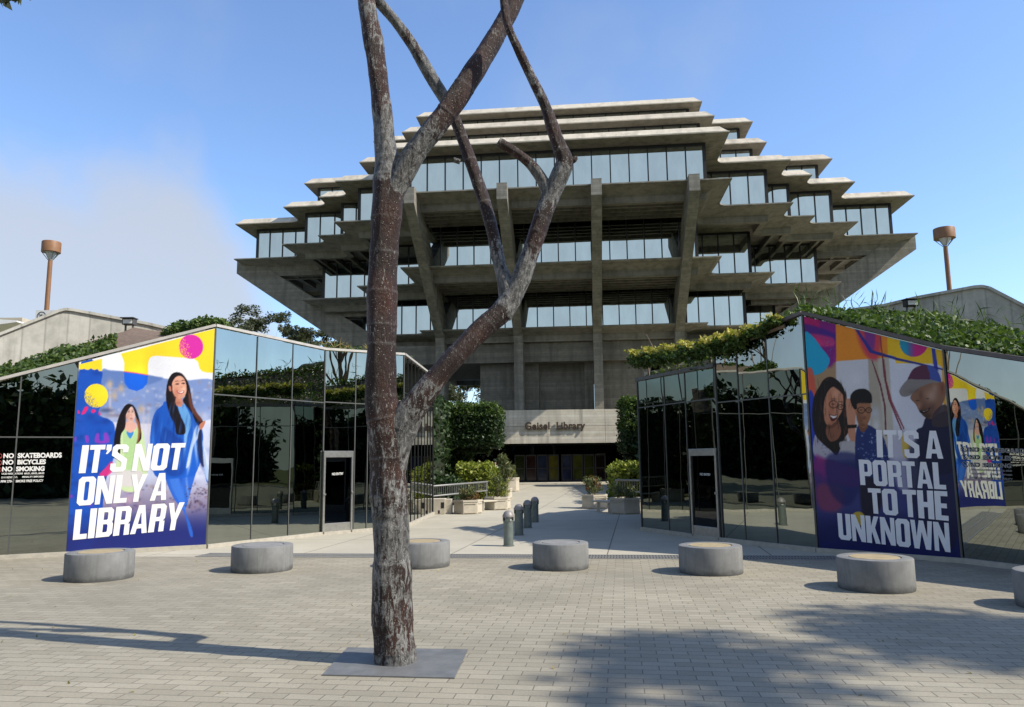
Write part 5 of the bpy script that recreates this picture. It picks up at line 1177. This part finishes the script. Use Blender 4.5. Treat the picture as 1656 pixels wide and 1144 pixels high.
# low pale structure at the far left
a = aty(0, 512, 34); th = thing('low_building', 'low pale flat roofed structure at the far left edge', 'building', (a.x, 34, 0))
m = MB(); m.box(a.x-6, 34, 0, aty(36, 514, 34).x, 38, aty(20, 514, 34).z); m.build('wall', M['planter'], th)
m = MB(); m.prism([(aty(-40, 530, 30).x, aty(-40, 530, 30).z), (aty(27, 521, 30).x, aty(27, 521, 30).z), (aty(27, 521, 30).x, aty(27, 521, 30).z+.06), (aty(-10, 520, 30).x, aty(-10, 520, 30).z+.1)], 30, 32.5, lambda p, q: (p[0], q, p[1])); m.build('roof', M['white'], th)
for px, py, y, lab in ((209, 524, 22.2, 'boxy grey floodlight beside the left parapet'), (1472, 494, 21.0, 'small dark floodlight against the right parapet')):
    c = aty(px, py, y); th = thing('floodlight', lab, 'floodlight', tuple(c))
    m = MB(); m.box(c.x-.16, y-.12, c.z-.04, c.x+.18, y+.1, c.z+.14); m.box(c.x-.19, y-.2, c.z+.14, c.x+.21, y+.12, c.z+.17); bevel(m.build('housing', M['dark_frame' if px > 900 else 'seam'], th), .01)
    m = MB(); m.box(c.x-.12, y-.135, c.z-.01, c.x+.14, y-.121, c.z+.11); m.build('lens', M['lens'], th)
    m = MB(); m.tube([(c.x-.10, y, c.z), (c.x-.10, y, c.z-.6)], [.03, .03], 8); m.tube([(c.x+.12, y, c.z), (c.x+.12, y, c.z-.6)], [.03, .03], 8); m.build('bracket', M['seam'], th)

# ------------------------------------------------------------------ ivy walls, hedges
def leafy(name, label, cat, boxes, n, size, mat, seed, top=None, core=True, flat=1.0):
    """foliage over the faces of rounded boxes (x0, y0, z0, x1, y1, z1)"""
    g = np.random.default_rng(seed); th = thing(name, label, cat, ((boxes[0][0]+boxes[0][3])/2, boxes[0][1], boxes[0][2]))
    P = []; A_ = [max(.1, (b[3]-b[0])*(b[5]-b[2])*1.6+(b[3]-b[0])*(b[4]-b[1])+(b[4]-b[1])*(b[5]-b[2])) for b in boxes]
    for b, a in zip(boxes, A_):
        k = int(n*a/sum(A_)); c = np.array([(b[0]+b[3])/2, (b[1]+b[4])/2, (b[2]+b[5])/2]); h = np.array([b[3]-b[0], b[4]-b[1], b[5]-b[2]])/2
        d = g.uniform(-1, 1, (k, 3)); f = g.choice(3, k, p=[.2, .5, .3]); s = g.choice([-1, 1], k); s = np.where(f == 1, -1, np.where(f == 2, 1, s)); d[np.arange(k), f] = s
        d /= (np.sum(np.abs(d)**12, 1)**(1/12))[:, None]
        p = c+d*h; p += g.normal(0, size*.55, (k, 3)); p += (np.sin(p*4.3+seed)*.5+np.sin(p[:, [1, 2, 0]]*9.1)*.3)*size*.8; P.append(p)
    P = np.concatenate(P)
    if top is None: leaves(P, size, M[mat], 'foliage', th, seed, .65)
    else:
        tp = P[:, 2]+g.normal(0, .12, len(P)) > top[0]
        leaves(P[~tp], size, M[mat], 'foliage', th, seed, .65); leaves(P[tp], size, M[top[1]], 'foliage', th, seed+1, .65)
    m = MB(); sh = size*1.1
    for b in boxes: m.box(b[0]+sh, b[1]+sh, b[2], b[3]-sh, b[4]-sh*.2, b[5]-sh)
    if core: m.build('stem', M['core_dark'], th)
    return th
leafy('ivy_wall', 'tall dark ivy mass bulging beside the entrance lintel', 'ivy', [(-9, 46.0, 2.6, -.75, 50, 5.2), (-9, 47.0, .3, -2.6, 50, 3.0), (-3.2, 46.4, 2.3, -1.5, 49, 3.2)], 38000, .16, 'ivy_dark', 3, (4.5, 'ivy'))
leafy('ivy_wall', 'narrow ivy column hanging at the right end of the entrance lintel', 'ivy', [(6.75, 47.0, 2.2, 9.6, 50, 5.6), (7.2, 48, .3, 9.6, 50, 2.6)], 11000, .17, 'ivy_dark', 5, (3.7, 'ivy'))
leafy('ivy_wall', 'long ivy clad side wall hidden behind the left pavilion', 'ivy', [(-9, 29, .1, -3.75, 45.6, 5.1)], 9000, .26, 'ivy_dark', 31)
leafy('ivy_wall', 'long ivy clad side wall behind the right pavilion', 'ivy', [(7.3, 28, .1, 11, 46.6, 4.4)], 9000, .26, 'ivy_dark', 32)
leafy('hedge', 'yellow green clipped hedge left of the entrance ramp', 'hedge', [(-2.55, 34.5, .15, -.95, 37, 1.55), (-1.2, 35.0, .15, -.35, 37.4, 1.35)], 6500, .14, 'hedge', 7)
leafy('hedge', 'yellow green clipped hedge right of the entrance ramp', 'hedge', [(4.1, 31.0, .1, 6.6, 33.5, 1.52)], 6500, .14, 'hedge', 8)
leafy('hedge', 'dark low hedge behind the left railing', 'hedge', [(-6.5, 31.5, .05, -2.2, 34, 1.0)], 3000, .15, 'ivy_dark', 9)

# ------------------------------------------------------------------ planters, benches, railings
def planter(label, px, py, r, hgt, rot, plabel, mats, n=420, ph=.35, seed=0):
    c = atz(px, py, 0); c = c+Vector((c.x, c.y, 0)).normalized()*r*.9; z0 = max(0, (c.y-27)*.0096)
    th = thing('planter', label, 'planter', (c.x, c.y, z0), 'concrete planters by the ramp'); N = 6
    H_ = [(c.x+r*math.cos(rot+k*math.pi/3), c.y+r*math.sin(rot+k*math.pi/3)) for k in range(N)]
    def hx(s): return [(c.x+(x-c.x)*s, c.y+(y-c.y)*s) for x, y in H_]
    m = MB(); lv = [(1.0, z0), (1.0, z0+hgt-.07)]
    m.prism(hx(1), z0, z0+hgt-.065, lambda p, z: (p[0], p[1], z)); bevel(m.build('body', M['planter'], th), .012)
    m = MB(); o, i_ = hx(1.035), hx(.86); za, zb = z0+hgt-.065, z0+hgt
    vs = [(x, y, z) for L in (o, i_) for z in (za, zb) for x, y in L]
    fs = []
    for k in range(N):
        q = (k+1) % N; fs += [(k, q, N+q, N+k), (N+k, N+q, 3*N+q, 3*N+k), (2*N+q, 2*N+k, 3*N+k, 3*N+q), (q, k, 2*N+k, 2*N+q)]
    m.add(vs, fs); m.build('rim', M['planter'], th)
    m = MB()
    for k in range(N):
        a, b_ = Vector((*H_[k], 0)), Vector((*H_[(k+1) % N], 0)); d = (b_-a); nn = Vector((d.y, -d.x, 0)).normalized()
        p0, p1 = a+d*.12+nn*.012, a+d*.88+nn*.012
        for z in (z0+.05, z0+hgt-.12): m.beam(p0+Vector((0, 0, z)), p1+Vector((0, 0, z)), .025, .02)
    m.build('panel_trim', M['planter'], th)
    g = np.random.default_rng(seed); pt = thing('planter_plant', plabel, 'plant', (c.x, c.y, z0+hgt))
    for mi, mm in enumerate(mats):
        cs = [(c.x+g.uniform(-.55, .55)*r, c.y+g.uniform(-.55, .55)*r, z0+hgt+g.uniform(.05, ph), g.uniform(.10, .22)) for _ in range(6)]
        leaves(clumps(cs, n, g, 1.1), .10, M[mm], 'foliage', pt, seed+mi, .35, -.2, .3)
    m = MB()
    for k in range(5): m.tube([(c.x, c.y, z0+hgt-.05), (c.x+g.uniform(-.3, .3)*r, c.y+g.uniform(-.3, .3)*r, z0+hgt+ph*.8)], [.012, .006], 5)
    m.build('stem', M['bark'], pt); return c, z0
planter('hexagonal concrete planter nearest the left pavilion, reddish plants', 757, 832, .50, .47, .25, 'reddish green plants in the nearest left planter', ('shrub', 'red_shrub', 'shrub'), 330, .32, 1)
planter('hexagonal concrete planter second from the left pavilion', 805, 826, .50, .46, .3, 'tall loose grey green plants in the second left planter', ('shrub', 'shrub', 'hedge'), 380, .75, 2)
planter('concrete planter third up the left side of the ramp', 811, 810, .52, .46, .3, 'brownish plants in the third left planter', ('shrub', 'red_shrub'), 400, .7, 3)
planter('small farthest concrete planter at the left of the ramp top', 824, 800, .55, .75, .2, 'low green plants in the farthest left planter', ('shrub', 'hedge'), 330, .6, 4)
planter('hexagonal concrete planter farther up on the right of the ramp', 962, 824, .52, .50, .35, 'brown feathery plants in the farther right planter', ('red_shrub', 'shrub', 'shrub'), 400, .55, 5)
planter('hexagonal concrete planter nearest the right pavilion', 1012, 832, .56, .52, .3, 'green plants in the nearest right planter', ('shrub', 'shrub'), 380, .3, 6)
for (x0, y0, x1, y1, lab) in ((778, 828, 802, 826, 'small concrete bench between the two near left planters'), (967, 828, 990, 830, 'small concrete bench between the two right planters')):
    a, b_ = atz(x0, y0, 0), atz(x1, y1, 0); a += Vector((0, .3, 0)); b_ += Vector((0, .3, 0)); th = thing('bench', lab, 'bench', tuple(a))
    m = MB(); m.beam(a+Vector((-.05, 0, .36)), b_+Vector((.12, 0, .36)), .42, .06); bevel(m.build('seat', M['planter'], th), .008)
    for t_ in (.12, .9):
        m = MB(); q = a.lerp(b_, t_); m.box(q.x-.035, q.y-.18, 0, q.x+.035, q.y+.18, .33); m.build('leg', M['planter'], th)
a, b_ = atz(699, 832, 0), atz(732, 830, 0)
th = thing('low_wall', 'low pale concrete wall with a dark niche beside the left mirror wall', 'wall', tuple(a))
m = MB(); m.box(a.x-1.2, a.y+.2, 0, a.x-.02, a.y+.75, .50); m.box(a.x-.02, a.y, 0, b_.x-.22, a.y+.55, .52); m.box(b_.x-.22, a.y+.06, 0, b_.x, a.y+.55, .50); bevel(m.build('wall', M['planter'], th), .01)
m = MB(); m.box(b_.x-.36, a.y-.006, .20, b_.x-.25, a.y+.0, .40); m.box(b_.x-.46, a.y-.005, .02, b_.x-.40, a.y-.001, .13); m.build('niche', M['dark_frame'], th)
def railing(label, p, q, zt, zb, n):
    th = thing('railing', label, 'railing', tuple(p)); p = Vector(p); q = Vector(q)
    m = MB(); m.tube([p+Vector((0, 0, zt)), q+Vector((0, 0, zt))], [.035, .035], 8); m.build('handrail', M['rail'], th, True)
    m = MB(); m.tube([p+Vector((0, 0, zb)), q+Vector((0, 0, zb))], [.03, .03], 8); m.build('bottom_rail', M['rail'], th, True)
    m = MB()
    for i in range(n+1): r_ = p.lerp(q, i/n); m.beam(r_+Vector((0, 0, zb)), r_+Vector((0, 0, zt)), .016, .016, up=(1, 0, 0))
    m.build('balusters', M['rail'], th)
    m = MB()
    for t_ in (.02, .98): r_ = p.lerp(q, t_); m.beam(r_, r_+Vector((0, 0, zt)), .04, .04, up=(1, 0, 0))
    m.build('post', M['rail'], th)
railing('grey metal railing with thin bars in front of the left hedge', (-3.0, 27.3, 0), (-1.05, 31.6, .04), .93, .58, 34)
railing('grey metal railing with thin bars in front of the right hedge', (6.8, 28.2, 0), (3.9, 29.9, .04), .98, .55, 34)
pa = thing('spiky_plant', 'spiky olive plant rising before the dark entrance doors', 'plant', (-.25, 33, 0))
g = np.random.default_rng(77); leaves(clumps([(-.35, 33, 1.5, .30), (-.3, 33, 1.15, .25), (-.45, 33, 1.85, .22)], 700, g, 1.2), .26, M['shrub'], 'foliage', pa, 77, .12, -.4, .1)
m = MB(); m.tube([(-.32, 33, 0), (-.35, 33, 1.5)], [.04, .02], 6); m.build('stem', M['bark'], pa)

# ------------------------------------------------------------------ person by the entrance
def skinned(name, verts, edges, radii, mat, root=0, sub=2):
    me = bpy.data.meshes.new(name); me.from_pydata(verts, edges, []); o = bpy.data.objects.new(name, me); COL.objects.link(o)
    sm = o.modifiers.new('skin', 'SKIN'); d = me.skin_vertices[0].data
    for i, r in enumerate(radii): d[i].radius = (r, r) if not isinstance(r, tuple) else r
    d[root].use_root = True
    sb = o.modifiers.new('sub', 'SUBSURF'); sb.levels = sub; sb.render_levels = sub
    dg = bpy.context.evaluated_depsgraph_get(); m2 = bpy.data.meshes.new_from_object(o.evaluated_get(dg)); bpy.data.objects.remove(o); return m2
pc = aty(800, 757, 38.5); gx, gy, gz = pc.x, 38.5, .11
pt = thing('person', 'person in a white and blue top walking by the left hedge', 'person', (gx, gy, gz))
V_ = [(0, 0, .95), (0, 0, 1.15), (0, .0, 1.36), (0, -.01, 1.47), (0, -.03, 1.58), (0, -.03, 1.69),
      (.17, 0, 1.38), (.22, .03, 1.12), (.20, -.08, .90), (-.17, 0, 1.38), (-.22, -.03, 1.12), (-.19, -.12, .90),
      (.09, 0, .88), (.10, -.10, .50), (.10, -.04, .08), (.10, -.16, .03), (-.09, 0, .88), (-.10, .08, .50), (-.10, .18, .09), (-.10, .08, .03)]
E_ = [(0, 1), (1, 2), (2, 3), (3, 4), (4, 5), (2, 6), (6, 7), (7, 8), (2, 9), (9, 10), (10, 11), (0, 12), (12, 13), (13, 14), (14, 15), (0, 16), (16, 17), (17, 18), (18, 19)]
R_ = [(.14, .10), (.13, .10), (.15, .10), .055, .085, .085, .06, .045, .035, .06, .045, .035, .085, .06, .045, .04, .085, .06, .045, .04]
me = skinned('body', [(x+gx, y+gy, z+gz) for x, y, z in V_], E_, R_, None)
t = NT('person cloth and skin'); pz = t.n('ShaderNodeSeparateXYZ'); t.l(t.P(), pz.inputs[0])
M['person'] = t.set(t.ramp(t.math('DIVIDE', t.math('SUBTRACT', pz.outputs[2], gz), 2.0), [(0.0, (.03, .03, .04)), (.045, (.04, .05, .10)), (.47, (.04, .05, .10)), (.475, (.62, .66, .74)), (.735, (.62, .66, .74)), (.74, (.42, .26, .19))]), .7, 0, .3)
for e in M['person'].node_tree.nodes:
    if e.type == 'VALTORGB': e.color_ramp.interpolation = 'CONSTANT'
link('body', me, M['person'], pt, True)
m = MB(); m.lathe((gx, gy-.015, gz), [(.05, 1.60), (.098, 1.64), (.105, 1.71), (.09, 1.77), (.05, 1.80), (.01, 1.81)], 16); m.build('hair', M['core_dark'], pt, True)
m = MB(); m.lathe((gx+.06, gy+.17, gz), [(.05, 1.0), (.13, 1.05), (.14, 1.30), (.10, 1.42), (.02, 1.45)], 14); m.build('backpack', plain('blue cloth', (.05, .10, .25), .8), pt, True)

# ------------------------------------------------------------------ trees
GRP = 'eucalyptus trees beyond the left bank'
k = 120/FPX
for i, (px, py, cw, ch, lab) in enumerate([(378, 513, 22, 26, 'small round crowned eucalyptus left of the pair above the mirror peak'), (424, 518, 38, 40, 'broadest eucalyptus of the group above the left mirror panes'),
                                     (456, 528, 18, 20, 'thin eucalyptus at the right of the broad crowned one'), (496, 532, 26, 30, 'eucalyptus close under the left concrete arm of the library'),
                                     (540, 548, 34, 24, 'low eucalyptus crown under the library arm above the dry grass'), (16, 517, 24, 12, 'far eucalyptus top peeping over the low building'), (44, 520, 16, 14, 'far small tree top between low building and parapet'), (400, 516, 24, 26, 'eucalyptus overlapping the left side of the broad crowned one'), (520, 538, 26, 26, 'eucalyptus between the two trees nearest the concrete arm')]):
    y = 120+7*(i % 3); q = aty(px, py+4, y); cr = cw*k*1.5; hh = q.z+ch*k*.62
    tree(lab, q.x, y, hh, cr, 0, 4200 if cw > 24 else 2400, .50, 20+i, GRP, 'euc', .62, .20, lean=((-1) ** i*.4, 0), sub=8)
q = aty(745, 640, 118); tree('hazy eucalyptus seen through the gap beside the library core', q.x, 118, 16.0, 5.2, 0, 6500, .45, 41, None, 'euc', .9, .25, sub=12)
q = aty(700, 640, 122); tree('eucalyptus behind the clad tree branch under the library', q.x-2, 126, 16, 5.5, 0, 5000, .45, 43, None, 'euc', .9, .25, sub=10)
# canopy whose tips enter the top left corner
q1, q2, q3 = aty(4, -6, 9), aty(24, -3, 9), aty(44, -8, 9)
tree('overhanging eucalyptus whose leaf tips enter the top left corner', -10.6, 9.4, 9.5, 2.6, 0, 2600, .20, 51, None, 'euc', .9, .22, extra=((q1.x, 9, q1.z+.02, .22), (q2.x, 9, q2.z+.05, .18), (q3.x, 9, q3.z+.04, .16)))
# trees off to the right that shade the plaza, and the groves the mirrors show
GS = 'eucalyptus trees around the plaza'
for i, (x, y, h, cr) in enumerate([(22.9, 0.5, 18.5, 4.4), (27.0, -0.9, 20, 5.2), (29.4, 2.6, 19, 5.2), (31.5, 6.5, 17, 4.2), (26, -5.5, 19, 5), (38, 9, 20, 5.5), (46, 14, 21, 6)]):
    tree('tall eucalyptus on the right whose crown shades the plaza', x, y, h, cr, 0, 9500, .38, 60+i, GS, 'euc', 1.0, .32, sub=10)
for i, (x, y, h, cr) in enumerate([(-48, 14, 17, 3.6), (-52, 20, 19, 4), (-50, 27, 18, 3.6), (-56, 33, 20, 4.2), (-53, 40, 17, 3.6), (-60, 47, 20, 4.5), (-47, 8, 18, 4)]):
    tree('tall eucalyptus of the row mirrored in the right panes', x, y, h, cr, 0, 2200, .5, 80+i, 'eucalyptus row far to the left', 'euc', .8, .25, sub=10)
for i, (x, y, h, cr) in enumerate([(3, -13, 13, 4), (-5, -17, 15, 5), (10, -18, 15, 5), (-13, -14, 14, 4.5), (0, -26, 17, 6), (-21, -8, 15, 5), (18, -24, 17, 6)]):
    tree('tall eucalyptus standing behind the viewpoint, mirrored in the left wing', x, y, h, cr, 0, 2600, .42, 100+i, 'eucalyptus trees behind the viewpoint', 'euc', .95, .36, sub=9)

g = np.random.default_rng(501); n = 26000
wx = lambda x: 6.2+1.6*np.sin(x*.31)+1.1*np.sin(x*.83+1)+.6*np.sin(x*2.1)
P = np.stack([g.uniform(-44, 46, n), np.where(g.random(n) < .6, -20+g.normal(0, .5, n), g.uniform(-27, -19.5, n)), g.uniform(0, 1, n)**.85], 1); P[:, 2] *= wx(P[:, 0])+g.normal(0, .35, n)
uw = leaves(P, .62, M['ivy_dark'], 'undergrowth', None, 501, .55)
tag(uw, 'dark undergrowth behind the viewpoint mirrored in the left wing', 'undergrowth', None, 'stuff')
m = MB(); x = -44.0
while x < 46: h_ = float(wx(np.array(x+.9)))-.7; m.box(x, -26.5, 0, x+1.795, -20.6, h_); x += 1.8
m.build('stem', M['core_dark'], uw)  # unseen solid dark backing added to keep sky out of the mirrors

# fallen leaves and crumbs of litter on the paving
g = np.random.default_rng(606); n = 170
P = np.stack([g.uniform(-9, 9, n), g.uniform(4.5, 15, n), np.full(n, .006)], 1)
lt = leaves(P, .045, M['dry'], 'leaf_litter', None, 606, .4, 0, 6)
tag(lt, 'scattered small dry leaves and bits on the plaza paving', 'litter', None, 'stuff')
